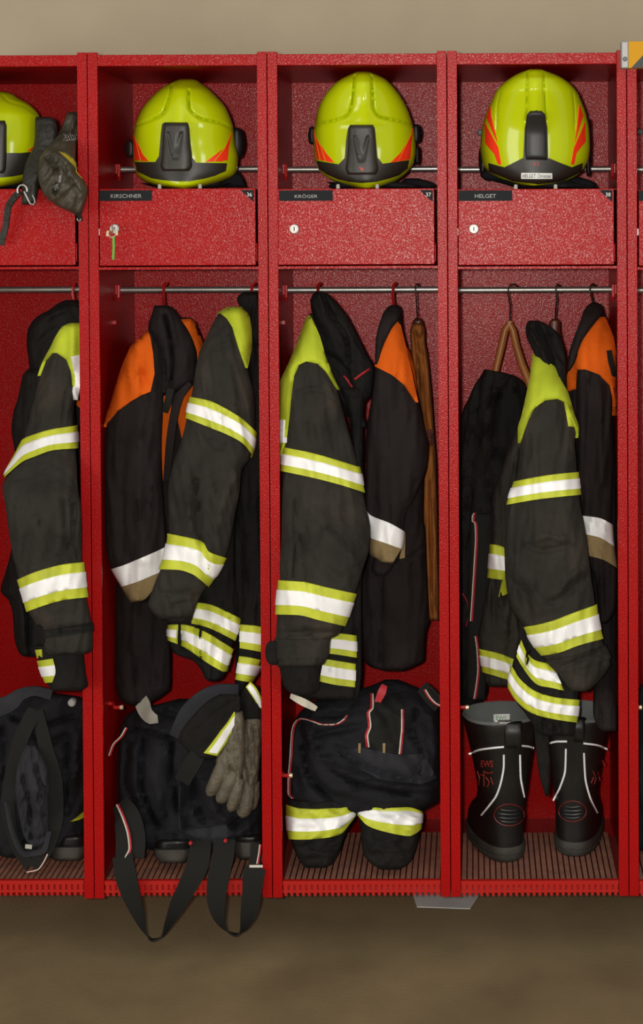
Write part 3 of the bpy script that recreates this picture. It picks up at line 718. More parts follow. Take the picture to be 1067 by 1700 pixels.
# orange shouldered jacket behind it
j = jacket('work jacket showing only an orange shoulder sliver beside the leftmost fire jacket', WJ, 132, 800, .3)
L = Loft([(598, 120, 165), (640, 117, 170), (700, 117, 172), (800, 122, 172), (930, 126, 170), (1060, 135, 158), (1075, 140, 155)], .31, .03, amp=.003, seed=9); L.build('body', M['work'], j)
poly_patch(L, [(128, 604), (158, 600), (158, 690), (134, 677), (121, 664), (124, 640)], .0065).build('shoulder_panel', M['orange'], j)
strip(L, [(131, 925), (145, 925)], [(134, 942), (147, 942)], 0, 1, .003).build('silver_band', M['silver'], j)

# ------------------------------------------------------------------ locker 36: work jacket
j = jacket('dark work jacket with big orange shoulder at the left in locker 36', WJ, 235, 1172, .2)
L = Loft([(527, 297, 316), (534, 270, 319), (552, 250, 326), (575, 235, 333), (590, 228, 333), (610, 222, 330), (660, 205, 324), (720, 195, 318), (808, 196, 300), (920, 194, 286), (977, 193, 284), (1061, 192, 283), (1110, 192, 283), (1142, 193, 282), (1158, 197, 265), (1167, 206, 250), (1172, 222, 240)],
         .205, .05, amp=.009, sx=18, sy=100, seed=11, creases=[([(222, 1010), (226, 1090), (216, 1160)], 8, .006), ([(262, 1010), (258, 1130)], 8, -.008)])
L.build('body', M['work'], j)
poly_patch(L, [(250, 650), (268, 650), (285, 655), (282, 690), (275, 735), (274, 798), (265, 798), (258, 720)], .003).build('front_panel', M['orange'], j, angle=80)
poly_patch(L, [(296, 640), (319, 640), (313, 690), (303, 733), (293, 690)], .003).build('front_panel', M['orange'], j, angle=80)
poly_patch(L, [(298, 530), (312, 529), (319, 534), (334, 574), (326, 585), (326, 640), (310, 600)], .0065).build('shoulder_panel', M['orange'], j, angle=80)
S = Loft([(549, 244, 253), (560, 234, 258), (575, 221, 266), (610, 206, 270), (660, 191, 271), (707, 177, 269), (735, 174, 268), (808, 174, 270), (900, 176, 277), (930, 180, 278), (946, 186, 277), (973, 202, 264), (988, 211, 256), (1000, 219, 240)],
         [(549, .135), (700, .112), (1000, .11)], .043, rb=5, amp=.010, sx=20, sy=120, seed=12, creases=[([(228, 590), (250, 660)], 5, -.006), ([(235, 720), (238, 930)], 9, .007), ([(200, 740), (205, 920)], 9, -.006)])
S.build('sleeve', M['work'], j)
poly_patch(S, [(247, 549), (252, 586), (254, 620), (248, 650), (235, 656), (220, 665), (196, 682), (173, 709), (178, 690), (189, 660), (206, 609), (221, 575)], .0065).build('shoulder_panel', M['orange'], j, angle=80)
strip(S, [(187, 945), (205, 939), (228, 929), (255, 917), (279, 905)], [(204, 974), (225, 967), (262, 951), (276, 946)], 0, 1, .003).build('silver_band', M['silver'], j)
strip(S, [(204, 974), (225, 967), (262, 951)], [(219, 1000), (235, 997), (256, 975)], 0, 1, .003).build('tan_cuff', M['tan'], j)
C = Loft([(507, 256, 280), (514, 254, 289), (524, 251, 296), (536, 247, 304), (548, 246, 312), (570, 250, 322), (590, 252, 327), (610, 252, 327), (630, 251, 325), (640, 250, 312), (650, 250, 294), (657, 251, 276)], .145, .045, rt=8, rb=6, amp=.004, sx=18, sy=60, seed=13,
         creases=[(smooth_line([(274, 525), (282, 560), (287, 600), (283, 640)]), 3, -.018), (smooth_line([(270, 600), (276, 640), (290, 652)]), 4, -.008)], n=80)
C.build('collar', M['work'], j)
ribbon([(284, 645, .085, 12, 0), (279, 665, .09, 12, 0), (273, 684, .1, 11, 0)], .004).build('closure_strap', M['web'], j)
ribbon([(316, 636, .09, 8, 10), (296, 662, .10, 14, 0), (284, 720, .115, 14, 0), (276, 798, .12, 11, 0)], .004).build('zip_flap', M['work'], j)
MB().tube([P(277, 470, .268), P(272, 474, .256), P(271, 490, .245), P(272.5, 510, .20), P(273, 523, .13)], .0036, 8).build('hanging_loop', M['redhook'], j)
m = ribbon([(234, 1164, .15, 27, 0), (242, 1180, .125, 30, 5), (250, 1190, .105, 28, 18), (262, 1194, .10, 18, 35)], .0012)
m.build('care_label', M['label'], j)

# locker 36: fire jacket
j = jacket('charcoal fire jacket with raised two-banded sleeve at the right in locker 36', FJ, 400, 1150, .15)
Loft([(484, 406, 431), (488, 398, 434), (496, 393, 437), (505, 396, 440), (520, 402, 440), (545, 408, 440), (570, 412, 440), (600, 408, 440), (680, 414, 440)], .24, .06, rt=8, rb=6, amp=.007, seed=21).build('hood', M['chardark'], j)
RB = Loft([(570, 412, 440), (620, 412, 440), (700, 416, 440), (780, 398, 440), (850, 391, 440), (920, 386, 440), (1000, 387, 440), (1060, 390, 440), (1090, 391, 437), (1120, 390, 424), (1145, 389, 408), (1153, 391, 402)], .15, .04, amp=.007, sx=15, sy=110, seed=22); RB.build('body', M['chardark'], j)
LB = Loft([(850, 300, 390), (950, 287, 388), (1000, 285, 396), (1028, 283, 396), (1050, 281, 392), (1072, 283, 386), (1084, 288, 383), (1098, 322, 378), (1115, 335, 374), (1126, 340, 368), (1131, 346, 360)], .115, .03, rb=5, amp=.009, sx=14, sy=80, seed=23, creases=[([(332, 990), (334, 1095)], 5, -.012), ([(303, 1030), (304, 1080)], 5, -.010)])
LB.build('front_flap', M['chardark'], j)
reflective(LB, j, [(320, 1000), (344, 1003), (370, 1014), (396, 1028)], [(319, 1035), (342, 1041), (365, 1052), (387, 1064)])
reflective(LB, j, [(280, 1038), (303, 1037), (333, 1046), (357, 1060), (384, 1079)], [(281, 1063), (303, 1072), (333, 1092), (350, 1104), (367, 1115)])
reflective(RB, j, [(400, 1037), (420, 1039), (438, 1043)], [(400, 1076), (420, 1080), (438, 1084)])
reflective(RB, j, [(399, 1090), (414, 1092), (428, 1096)], [(393, 1128), (404, 1131), (416, 1133)])
S = Loft([(509, 382, 401), (514, 374, 406), (522, 363, 409), (535, 354, 412), (561, 342, 414), (580, 333, 413), (600, 327, 411), (630, 322, 416), (650, 319, 421), (680, 313, 424), (708, 307, 424), (735, 300, 420), (760, 291, 415), (782, 284, 401), (820, 279, 397), (865, 280, 388), (890, 281, 384), (920, 275, 376), (946, 266, 363), (965, 258, 350), (985, 251, 335), (1005, 246, 326), (1018, 254, 322), (1028, 266, 314)],
         [(509, .14), (560, .10), (700, .07), (850, .03), (930, .0), (1028, -.005)], [(509, .03), (600, .05), (850, .052), (1028, .04)], rt=14, rb=8, amp=.009, sx=20, sy=110, ang=-12, seed=24,
         creases=[(smooth_line([(326, 800), (330, 850), (332, 900)]), 5, -.008), (smooth_line([(312, 830), (316, 880)]), 6, .006), (smooth_line([(350, 730), (368, 745), (375, 690)]), 4, -.006), (smooth_line([(336, 898), (338, 930), (346, 972)]), 5, -.009), (smooth_line([(300, 700), (330, 760), (325, 800)]), 8, -.006), (smooth_line([(395, 790), (372, 830), (360, 880)]), 8, .006), ([(265, 985), (325, 990)], 6, -.005), ([(290, 1005), (320, 1000)], 5, -.006)], n=84, step=3)
S.build('sleeve', M['char'], j)
poly_patch(S, [(361, 523), (370, 516), (380, 510), (398, 509), (409, 522), (413, 545), (414, 575), (407, 611), (400, 590), (392, 566), (385, 543), (377, 528), (369, 520)], .0065).build('yoke', M['limecloth'], j, angle=80)
reflective(S, j, [(319, 659), (347, 665), (375, 679), (400, 696), (423, 719)], [(312, 694), (347, 709), (375, 721), (400, 736), (418, 760)])
reflective(S, j, [(281, 886), (300, 890), (325, 896), (337, 901), (345, 916), (371, 927)], [(264, 945), (296, 946), (318, 953), (332, 964), (346, 976), (352, 966)])
K = Loft([(1000, 268, 322), (1014, 274, 322), (1030, 277, 318), (1036, 284, 310)], -.0, .028, rb=5, rt=4, amp=.004, n=40); K.build('knit_cuff', M['chardark'], j)
MB().tube([P(424, 470, .268), P(419, 474, .256), P(417, 484, .25), P(418, 490, .24)], .0036, 8).build('hanging_loop', M['redhook'], j)

# ------------------------------------------------------------------ locker 37: fire jacket
j = jacket('charcoal fire jacket with lime yoke and black hood at the left in locker 37', FJ, 530, 1160, .15)
C = Loft([(484, 524, 536), (490, 518, 546), (500, 515, 556), (512, 516, 566), (524, 519, 575), (548, 525, 588), (570, 531, 599), (590, 536, 609), (607, 542, 619), (620, 546, 621), (635, 552, 620), (655, 557, 617), (668, 562, 605), (690, 575, 603), (706, 590, 609), (712, 600, 608)],
         .14, .04, rt=10, rb=6, amp=.007, sx=18, sy=60, ang=-25, seed=31, creases=[(smooth_line([(536, 490), (552, 525), (575, 565), (578, 600)]), 4, -.012), (smooth_line([(540, 590), (560, 600), (575, 620)]), 5, -.01), (smooth_line([(575, 625), (590, 660), (600, 668)]), 4, -.008)], n=80)
C.build('hood', M['chardark'], j)
m = line_on(C, smooth_line([(570, 624), (577, 632), (586, 645), (596, 668)]), .0026, 0); line_on(C, [(588, 630), (600, 621), (612, 613)], .0026, 0, m); m.build('red_trim', M['redpipe'], j)
BD = Loft([(640, 560, 606), (700, 580, 602), (760, 585, 602), (850, 590, 604), (950, 580, 601), (1000, 540, 600), (1050, 520, 600), (1085, 480, 600), (1110, 472, 600), (1135, 468, 598), (1150, 480, 596), (1162, 500, 592)], [(640, .125), (900, .12), (1050, .085), (1162, .07)], .035, amp=.007, sx=15, sy=90, seed=32, creases=[([(590, 1050), (592, 1160)], 4, -.01)])
BD.build('body', M['chardark'], j)
reflective(BD, j, [(540, 1052), (560, 1052), (589, 1056)], [(538, 1084), (560, 1087), (589, 1092)])
reflective(BD, j, [(537, 1094), (560, 1098), (587, 1103)], [(530, 1131), (555, 1137), (586, 1141)])
poly_patch(BD, [(474, 1111), (487, 1110), (486, 1116), (474, 1116)], .003).build('lime_tab', M['limetape'], j)
S = Loft([(520, 514, 519), (528, 512, 521), (551, 504, 529), (575, 495, 536), (599, 485, 541), (618, 476, 549), (632, 470, 554), (650, 469, 560), (700, 468, 574), (750, 469, 588), (790, 468, 598), (810, 467, 601), (840, 467, 607), (879, 467, 614), (912, 466, 612), (942, 464, 603), (965, 465, 596), (988, 463, 588), (1010, 461, 580), (1039, 459, 570), (1055, 458, 560), (1062, 457, 546), (1090, 457, 543), (1102, 458, 538), (1108, 462, 525)],
         [(520, .13), (600, .08), (760, .05), (880, .0), (950, -.05), (1108, -.056)], [(520, .03), (620, .055), (850, .055), (1108, .042)], rt=14, rb=5, amp=.009, sx=22, sy=120, ang=-6, seed=33,
         creases=[(smooth_line([(484, 640), (500, 608), (524, 605), (545, 625)]), 4, -.004), (smooth_line([(490, 655), (520, 645), (560, 665)]), 4, -.005), (smooth_line([(489, 830), (490, 900), (486, 960)]), 3, -.007), (smooth_line([(500, 880), (530, 930), (560, 960)]), 9, -.007), (smooth_line([(520, 850), (560, 900), (590, 930)]), 10, .006), ([(460, 1052), (560, 1050)], 5, -.006), (smooth_line([(510, 1045), (525, 1060)]), 5, -.008)], n=84, step=3)
S.build('sleeve', M['char'], j)
YK = poly_patch(S, [(515, 523), (519, 535), (528, 560), (536, 590), (545, 615), (559, 647), (551, 634), (540, 616), (527, 604), (509, 600), (496, 606), (488, 625), (484, 655), (480, 695), (476, 728), (467, 762), (466, 700), (467, 640), (470, 631), (485, 599), (504, 551), (511, 528)], .0065); YK.build('yoke', M['limecloth'], j, angle=80)
poly_patch(S, [(468, 697), (477, 697), (476, 735), (468, 736)], .0105).build('silver_strip', M['silver'], j, angle=80)
reflective(S, j, [(474, 743), (509, 750), (535, 757), (560, 765), (590, 775)], [(470, 782), (515, 792), (560, 804), (602, 818)])
reflective(S, j, [(465, 964), (500, 966), (539, 975), (589, 987)], [(460, 1020), (494, 1021), (530, 1030), (570, 1040)])
strip(S, [(458, 1061), (500, 1062), (545, 1061)], [(458, 1094), (500, 1093), (542, 1092)], 0, 1, .004).build('cuff_strap', M['char'], j)
Loft([(1064, 448, 458), (1070, 442, 463), (1084, 440, 464), (1098, 443, 463), (1104, 449, 458)], -.075, .007, rt=3, rb=3, amp=0, n=30).build('cuff_tab', M['chardark'], j)
K = Loft([(1098, 462, 532), (1120, 466, 530), (1140, 472, 530), (1150, 482, 524), (1154, 495, 515)], -.03, .028, rb=6, rt=4, amp=.009, n=44); K.build('knit_cuff', M['chardark'], j)
MB().tube([P(532, 470, .268), P(528, 474, .256), P(527, 490, .22), P(528, 500, .12)], .0036, 8).build('hanging_loop', M['redhook'], j)
m = MB().tube([P(480, 1153, .02), P(490, 1160, .015), P(505, 1166, .012), P(523, 1174, .012)], .003, 6)
rib = ribbon([(482, 1155, .02, 9, 20), (500, 1164, .012, 12, -10), (514, 1171, .01, 14, 25), (525, 1177, .012, 8, 0)], .002)
rib.build('care_label', M['paper'], j)

# locker 37: work jacket
j = jacket('dark work jacket with orange shoulder hanging in the middle of locker 37', WJ, 650, 1115, .2)
L = Loft([(507, 648, 660), (513, 641, 664), (520, 637, 666), (535, 631, 667), (560, 625, 670), (590, 623, 677), (608, 622, 683), (650, 618, 690), (700, 610, 700), (745, 606, 711), (780, 607, 707), (800, 607, 703), (864, 610, 702), (879, 610, 705), (924, 604, 707), (990, 600, 710), (1029, 600, 712), (1050, 600, 706), (1075, 602, 704), (1096, 604, 703), (1106, 612, 688), (1114, 638, 668)],
         [(507, .2), (620, .18), (1114, .18)], .042, rt=10, rb=8, amp=.009, sx=17, sy=120, seed=41, creases=[([(628, 950), (632, 1100)], 6, -.008), ([(672, 930), (690, 920), (705, 905)], 3, -.006)])
L.build('body', M['work'], j)
S = Loft([(530, 645, 660), (545, 636, 664), (570, 629, 670), (600, 625, 679), (615, 623, 684), (650, 619, 692), (700, 612, 702), (745, 608, 711), (775, 607, 708), (795, 607, 702), (830, 606, 686), (850, 607, 674), (870, 610, 671), (880, 612, 670), (905, 612, 668), (920, 616, 664), (930, 626, 662), (936, 634, 656)],
         [(530, .17), (620, .125), (936, .105)], [(530, .02), (620, .04), (936, .038)], rb=4, amp=.009, sx=19, sy=130, seed=42, creases=[([(690, 800), (668, 870)], 6, -.006)])
S.build('sleeve', M['work'], j)
poly_patch(S, [(648, 532), (655, 531), (661, 540), (671, 581), (680, 620), (690, 668), (671, 640), (650, 622), (626, 608), (636, 572)], .0065).build('shoulder_panel', M['orange'], j, angle=80)
poly_patch(L, [(668, 572), (676, 585), (682, 606), (688, 650), (682, 640)], .0065).build('shoulder_panel', M['orange'], j, angle=80)
strip(S, [(606, 840), (612, 851), (617, 856), (647, 869), (671, 884)], [(611, 876), (614, 888), (616, 892), (638, 901), (663, 911)], 0, 1, .003).build('silver_band', M['silver'], j)
strip(S, [(613, 892), (638, 901), (664, 911)], [(612, 918), (634, 932), (650, 936)], 0, 1, .003).build('tan_cuff', M['tan'], j)
poly_patch(L, [(661, 905), (669, 884), (672, 886), (671, 926), (655, 930)], .003).build('tan_cuff', M['tan'], j)
Loft([(925, 620, 656), (945, 616, 650), (956, 624, 640)], .10, .03, rb=4, rt=3, amp=.003, n=30).build('knit_cuff', M['work'], j)
C = Loft([(506, 649, 660), (510, 643, 664), (516, 638, 666), (527, 633, 663), (545, 627, 652), (570, 623, 640), (600, 622, 630), (608, 622, 626)], [(506, .2), (530, .15), (608, .12)], .03, rt=6, rb=6, amp=.003, seed=43); C.build('collar', M['work'], j)
MB().tube([P(657, 470, .268), P(653, 474, .256), P(652, 490, .24), P(653, 510, .19)], .0036, 8).build('hanging_loop', M['redhook'], j)

# locker 37: brown jacket on a wire hook
hr = thing('coat_hanger', P(692, 530, .27), 'thin wire hanger holding the brown garment in locker 37', 'hanger', 'hangers on the coat rods')
MB().tube([P(689.5, 476, .258), P(691, 471.5, .264), P(694, 471, .272), P(695.5, 476, .283)] [::-1] + [P(689.5, 481, .256), P(691, 500, .262), P(693, 534, .30)], .0017, 8).build('hook', M['wire'], hr)
Loft([(528, 689, 698), (536, 684, 703), (545, 683, 704), (552, 687, 700)], .31, .012, rt=4, rb=4, amp=0, n=24, step=2).build('hanger_neck', M['wooddark'], hr)
g = thing('brown_jacket', P(705, 1030, .3), 'brown orange garment seen edge-on at the right in locker 37', 'jacket')
L = Loft([(536, 687, 698), (542, 682, 704), (553, 680, 706), (565, 681, 706), (590, 682, 710), (620, 684, 713), (650, 685, 716), (695, 690, 719), (740, 698, 722), (770, 700, 724), (850, 700, 726), (900, 702, 727), (960, 704, 728), (1022, 708, 729), (1030, 712, 728)], .30, .05, rt=8, rb=3, amp=.008, sx=13, sy=90, seed=45, creases=[(smooth_line([(689, 552), (693, 580), (694, 640), (704, 740)]), 3, -.014), (smooth_line([(698, 560), (703, 620), (712, 720)]), 3, -.010), ([(713, 800), (717, 1030)], 2.5, -.01), (smooth_line([(683, 556), (694, 560), (705, 553)]), 3, -.008)])
L.build('body', M['brown'], g)
poly_patch(L, [(709, 714), (717, 712), (719, 738), (711, 741)], .003).build('pocket_tab', M['brownpatch'], g)

# ------------------------------------------------------------------ locker 38: trousers on the wooden hanger
hr = thing('coat_hanger', P(845, 640, .27), 'wooden hanger with dark wire hook holding black trousers in locker 38', 'hanger', 'hangers on the coat rods')
MB().tube([P(846, 536, .30), P(846.5, 515, .285), P(847, 507, .275), P(845, 499, .262), P(843, 491, .258), P(843.5, 480, .257), P(847, 473, .262), P(853, 471.5, .270), P(859, 476, .283), P(863, 487, .288)], .0018, 8).build('hook', M['wire'], hr)
m = MB()
def arm(pts, w, t, mb):
    rings = []
    for i, (x, y, Y) in enumerate(pts):
        p = P(x, y, Y); q = P(*pts[min(i + 1, len(pts) - 1)]) - P(*pts[max(i - 1, 0)]); q.normalize()
        n = Vector((0, 1, 0)).cross(q).normalized(); ww = w[i] / 745 / 2
        rings.append([p + n * ww * cos(k * pi / 6) + Vector((0, t, 0)) * sin(k * pi / 6) for k in range(12)])
    mb.rings(rings)
arm([(848, 533, .30), (838, 548, .30), (832, 575, .30), (825, 605, .30), (818, 636, .30)], [10, 14, 14, 13, 11], .010, m)
arm([(843, 533, .30), (851, 548, .298), (857, 575, .29), (866, 605, .28), (876, 628, .27), (879, 644, .265)], [10, 14, 14, 15, 15, 10], .010, m)
m.tube([P(874, 642, .275), P(862, 645, .30), (P(855, 645, .31))], .0055, 10)
m.build('hanger_body', M['wood'], hr)
t = thing('trousers', P(800, 1180, .27), 'black trousers with red and white piping folded over the wooden hanger', 'trousers', 'black fire trousers')
L = Loft([(613, 803, 806), (622, 799, 850), (630, 793, 864), (642, 786, 874), (660, 778, 877), (676, 770, 877), (700, 764, 875), (760, 763, 866), (820, 763, 856), (900, 763, 846), (1000, 763, 832), (1100, 763, 814), (1150, 763, 809), (1166, 763, 800), (1178, 764, 792)], [(613, .28), (1000, .28), (1178, .32)], .045, rt=6, rb=4, amp=.008, sx=13, sy=120, ang=8, seed=51, creases=[(smooth_line([(835, 632), (812, 670), (806, 760), (815, 830)]), 5, .012), (smooth_line([(828, 650), (818, 700), (822, 760)]), 5, -.012), ([(792, 640), (780, 800), (776, 1000)], 6, -.008), (smooth_line([(850, 630), (862, 680), (860, 760)]), 6, .008)])
L.build('legs', M['chardark'], t)
L2 = Loft([(852, 784, 815), (860, 781, 818), (950, 778, 818), (1050, 776, 814), (1150, 775, 806), (1162, 778, 805)], .225, .01, rt=4, rb=4, amp=.003, seed=52)
L2.build('suspender', M['web'], t)
for pts in ([(790, 852), (787, 858), (787, 866), (791, 868), (792, 890), (790, 933), (786, 1000), (784, 1031)], [(791, 1056), (794, 1080), (795, 1110), (792, 1140), (789, 1160)]):
    m = line_on(L2, smooth_line(pts, 40), .0022, .0015); m.build('red_piping', M['redpipe'], t)
    m = line_on(L2, smooth_line([(x - 2.2, y) for x, y in pts], 40), .0014, .0022); m.build('white_piping', M['whitepipe'], t)
m = line_on(L, smooth_line([(768, 985), (776, 1000), (778, 1020), (774, 1040)]), .0012, .001); m.build('red_piping', M['redpipe'], t)

# locker 38: fire jacket
hr = thing('coat_hanger', P(920, 550, .27), 'dark wood hanger inside the fire jacket of locker 38', 'hanger', 'hangers on the coat rods')
MB().tube([P(930, 487, .285), P(929, 476, .283), P(926, 472, .270), P(922.5, 474, .259), P(922.5, 485, .257), P(923.5, 500, .26), P(922, 515, .27), P(921, 545, .29)], .002, 8).build('hook', M['wire'], hr)
Loft([(529, 916, 925), (536, 911, 930), (548, 911, 930), (560, 906, 933)], .285, .012, rt=4, rb=4, amp=0, n=24, step=2).build('hanger_neck', M['wooddark'], hr)
j = jacket('charcoal fire jacket with long lime yoke hanging in the middle of locker 38', FJ, 920, 1220, .15)
C = Loft([(532, 878, 892), (537, 874, 905), (546, 872, 918), (556, 873, 928), (566, 876, 932), (576, 881, 935), (590, 888, 938), (606, 896, 939), (625, 908, 940), (645, 918, 940), (660, 926, 938)], [(532, .18), (590, .135), (660, .10)], .033, rt=8, rb=5, amp=.004, sx=14, sy=40, ang=-35, seed=61,
         creases=[(smooth_line([(892, 540), (906, 565), (915, 590), (922, 620)]), 4, -.012), (smooth_line([(912, 548), (920, 575), (934, 600)]), 4, -.010), (smooth_line([(880, 552), (895, 575), (905, 595)]), 4, .008)], n=70)
C.build('hood', M['chardark'], j)
A2 = Loft([(690, 866, 880), (725, 852, 876), (760, 838, 868), (800, 824, 862), (840, 815, 858), (900, 816, 850), (960, 812, 848), (985, 806, 846), (1030, 798, 862), (1060, 793, 872), (1078, 796, 874), (1100, 801, 872), (1130, 805, 866), (1140, 812, 858)], .17, .035, rt=10, rb=5, amp=.009, sx=15, sy=80, seed=62); A2.build('rear_sleeve', M['char'], j)
reflective(A2, j, [(816, 904), (826, 905), (836, 909)], [(812, 959), (822, 961), (838, 963)])
reflective(A2, j, [(800, 1078), (825, 1084), (858, 1098)], [(804, 1116), (826, 1123), (850, 1132)])
poly_patch(A2, [(838, 948), (846, 955), (846, 982), (836, 988), (827, 991), (831, 972)], .004).build('lime_tab', M['limetape'], j)
BD = Loft([(800, 870, 952), (900, 862, 955), (1000, 858, 958), (1050, 860, 978), (1080, 856, 975), (1105, 850, 966), (1140, 846, 960), (1165, 856, 958), (1185, 872, 956), (1203, 884, 954), (1216, 892, 953), (1222, 902, 950)], [(800, .12), (1000, .10), (1150, .03), (1222, .012)], .03, rb=6, amp=.009, sx=16, sy=80, seed=63, creases=[(smooth_line([(872, 1060), (882, 1100), (900, 1140)]), 6, -.008)])
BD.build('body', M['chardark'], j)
reflective(BD, j, [(868, 1062), (876, 1082), (890, 1097), (912, 1103), (918, 1106)], [(860, 1090), (872, 1112), (895, 1138), (915, 1142), (934, 1147)])
reflective(BD, j, [(853, 1106), (866, 1128), (893, 1150), (924, 1159), (961, 1163)], [(845, 1140), (860, 1164), (887, 1185), (924, 1195), (956, 1200)])
S = Loft([(586, 889, 896), (592, 888, 906), (605, 886, 916), (625, 884, 925), (645, 880, 936), (664, 876, 942), (690, 870, 950), (712, 864, 956), (735, 864, 954), (760, 862, 956), (780, 859, 957), (800, 856, 958), (820, 848, 961), (838, 844, 963), (870, 840, 969), (900, 837, 974), (950, 838, 980), (1000, 845, 987), (1020, 856, 989), (1042, 872, 993), (1060, 880, 998), (1075, 890, 1004), (1090, 903, 1011), (1102, 912, 1013), (1115, 924, 1006), (1130, 934, 994), (1142, 944, 982), (1148, 952, 972)],
         [(586, .15), (650, .09), (800, .05), (950, .02), (1148, .01)], [(586, .02), (660, .05), (900, .058), (1148, .042)], rt=12, rb=7, amp=.009, sx=21, sy=110, ang=4, seed=64,
         creases=[(smooth_line([(884, 690), (900, 668), (925, 662), (938, 680)]), 4, -.004), (smooth_line([(890, 895), (905, 890), (935, 895)]), 6, .006), (smooth_line([(875, 905), (900, 915), (945, 905)]), 5, -.006), (smooth_line([(925, 990), (945, 960), (975, 940)]), 6, .008), (smooth_line([(915, 1000), (940, 985), (972, 960)]), 6, -.008), (smooth_line([(845, 960), (870, 990), (880, 1030)]), 8, -.007), (smooth_line([(860, 940), (890, 985), (905, 1010)]), 8, .006), ([(940, 1105), (1010, 1075)], 5, -.006)], n=84, step=3)
S.build('sleeve', M['char'], j)
poly_patch(S, [(888, 587), (905, 590), (914, 600), (926, 630), (941, 656), (953, 678), (958, 696), (957, 727), (954, 712), (944, 690), (936, 668), (924, 662), (905, 665), (886, 679), (877, 697), (870, 716), (864, 736), (863, 700), (870, 675), (876, 655), (884, 622)], .0065).build('yoke', M['limecloth'], j, angle=80)
poly_patch(S, [(936, 668), (944, 672), (953, 690), (955, 709), (943, 708)], .004).build('yoke_lining', M['limetape'], j, angle=80)
reflective(S, j, [(855, 800), (893, 792), (925, 787), (957, 784)], [(844, 838), (893, 829), (925, 825), (964, 821)])
reflective(S, j, [(873, 1042), (912, 1033), (955, 1016), (988, 1004)], [(898, 1089), (924, 1085), (961, 1071), (999, 1060)])
strip(S, [(905, 1098), (950, 1090), (1010, 1070)], [(925, 1118), (965, 1108), (1014, 1092)], 0, 1, .004).build('cuff_strap', M['char'], j)

# locker 38: work jacket
hr = thing('coat_hanger', P(984, 505, .27), 'short wire hanger holding the orange shouldered jacket of locker 38', 'hanger', 'hangers on the coat rods')
MB().tube([P(990, 486, .285), P(988, 474, .280), P(984, 471.5, .270), P(980, 474, .260), P(979, 483, .257), P(981, 491, .258), P(985, 505, .27), P(986, 520, .29)], .0022, 8).build('hook', M['wire'], hr)
MB().tube([P(975, 530, .33), P(986, 517, .29), P(996, 530, .25)], .004, 8).build('shoulder_bar', M['wire'], hr)
j = jacket('dark work jacket with orange shoulder hanging at the right in locker 38', WJ, 985, 1212, .2)
L = Loft([(502, 982, 990), (508, 975, 998), (515, 969, 1001), (530, 964, 1006), (553, 955, 1012), (584, 945, 1015), (620, 941, 1018), (660, 942, 1018), (720, 950, 1019), (800, 955, 1022), (900, 960, 1022), (1000, 975, 1022), (1050, 982, 1023), (1100, 986, 1023), (1180, 984, 1024), (1205, 990, 1024), (1214, 1000, 1022)],
         [(502, .24), (620, .2), (1050, .19), (1180, .05), (1214, .03)], .038, rt=10, rb=6, amp=.009, sx=15, sy=120, seed=71); L.build('body', M['work'], j)
S = Loft([(523, 984, 1000), (535, 978, 1004), (556, 968, 1013), (580, 962, 1018), (615, 958, 1017), (640, 956, 1016), (700, 957, 1016), (760, 958, 1018), (820, 961, 1016), (860, 966, 1015), (890, 969, 1016), (915, 972, 1019), (942, 978, 1022), (955, 984, 1023), (985, 990, 1023), (1010, 992, 1022), (1030, 993, 1012), (1036, 998, 1006)],
         [(523, .2), (600, .15), (1036, .135)], [(523, .015), (600, .034), (1036, .034)], rb=5, amp=.009, sx=16, sy=120, seed=72, creases=[([(995, 640), (1000, 800)], 7, .008)])
S.build('sleeve', M['work'], j)
poly_patch(L, [(982, 527), (990, 525), (1000, 527), (1008, 545), (1017, 580), (1025, 640), (1026, 690), (1020, 660), (1010, 630), (994, 621), (973, 613), (960, 614), (958, 645), (939, 652), (945, 624), (955, 590), (964, 568), (973, 545)], .0065).build('shoulder_panel', M['orange'], j, angle=80)
poly_patch(S, [(983, 527), (1000, 526), (1008, 545), (1014, 560), (1019, 590), (1022, 640), (1021, 690), (1012, 640), (994, 622), (973, 613), (959, 614), (966, 566)], .0065).build('shoulder_panel', M['orange'], j, angle=80)
poly_patch(S, [(1004, 582), (1010, 581), (1013, 600), (1016, 626), (1011, 624), (1006, 600)], .010).build('badge_strip', M['web'], j)
strip(S, [(965, 856), (994, 860), (1016, 872)], [(969, 886), (994, 892), (1017, 907)], 0, 1, .003).build('silver_band', M['silver'], j)
strip(S, [(969, 886), (994, 892), (1017, 907)], [(975, 922), (1000, 929), (1022, 943)], 0, 1, .003).build('tan_cuff', M['tan'], j)
C = Loft([(502, 982, 990), (507, 975, 999), (514, 970, 1001), (524, 966, 997), (540, 960, 985), (556, 954, 975), (580, 946, 962), (605, 941, 952), (616, 940, 945)], [(502, .24), (530, .18), (616, .14)], .028, rt=6, rb=6, amp=.003, seed=73); C.build('collar', M['work'], j)
Loft.CG = 1.15
# ------------------------------------------------------------------ things on the grating floors
BT = 'black fire trousers'
def piping(surf, pts, t, red=.0024, shift=-2.4, off=.0012):
    line_on(surf, smooth_line(pts, 30), red, off).build('red_piping', M['redpipe'], t)
    line_on(surf, smooth_line([(x + shift, y) for x, y in pts], 30), red * .7, off + .0008).build('white_piping', M['whitepipe'], t)
def pipe_path(pts, t, r=.0024, sh=2.4):
    MB().tube([P(*[f for f in q]) for q in dens3(pts)], r, 6).build('red_piping', M['redpipe'], t)
    MB().tube([P(q[0] - sh, q[1], q[2] - .0012) for q in dens3(pts)], r * .7, 6).build('white_piping', M['whitepipe'], t)
def dens3(pts, n=24):
    ls = [0]
    for a, b in zip(pts, pts[1:]): ls.append(ls[-1] + math.hypot(b[0] - a[0], b[1] - a[1]) + .01)
    f = [pchip(ls, [p[k] for p in pts]) for k in range(3)]
    return [tuple(g(ls[-1] * i / n) for g in f) for i in range(n + 1)]

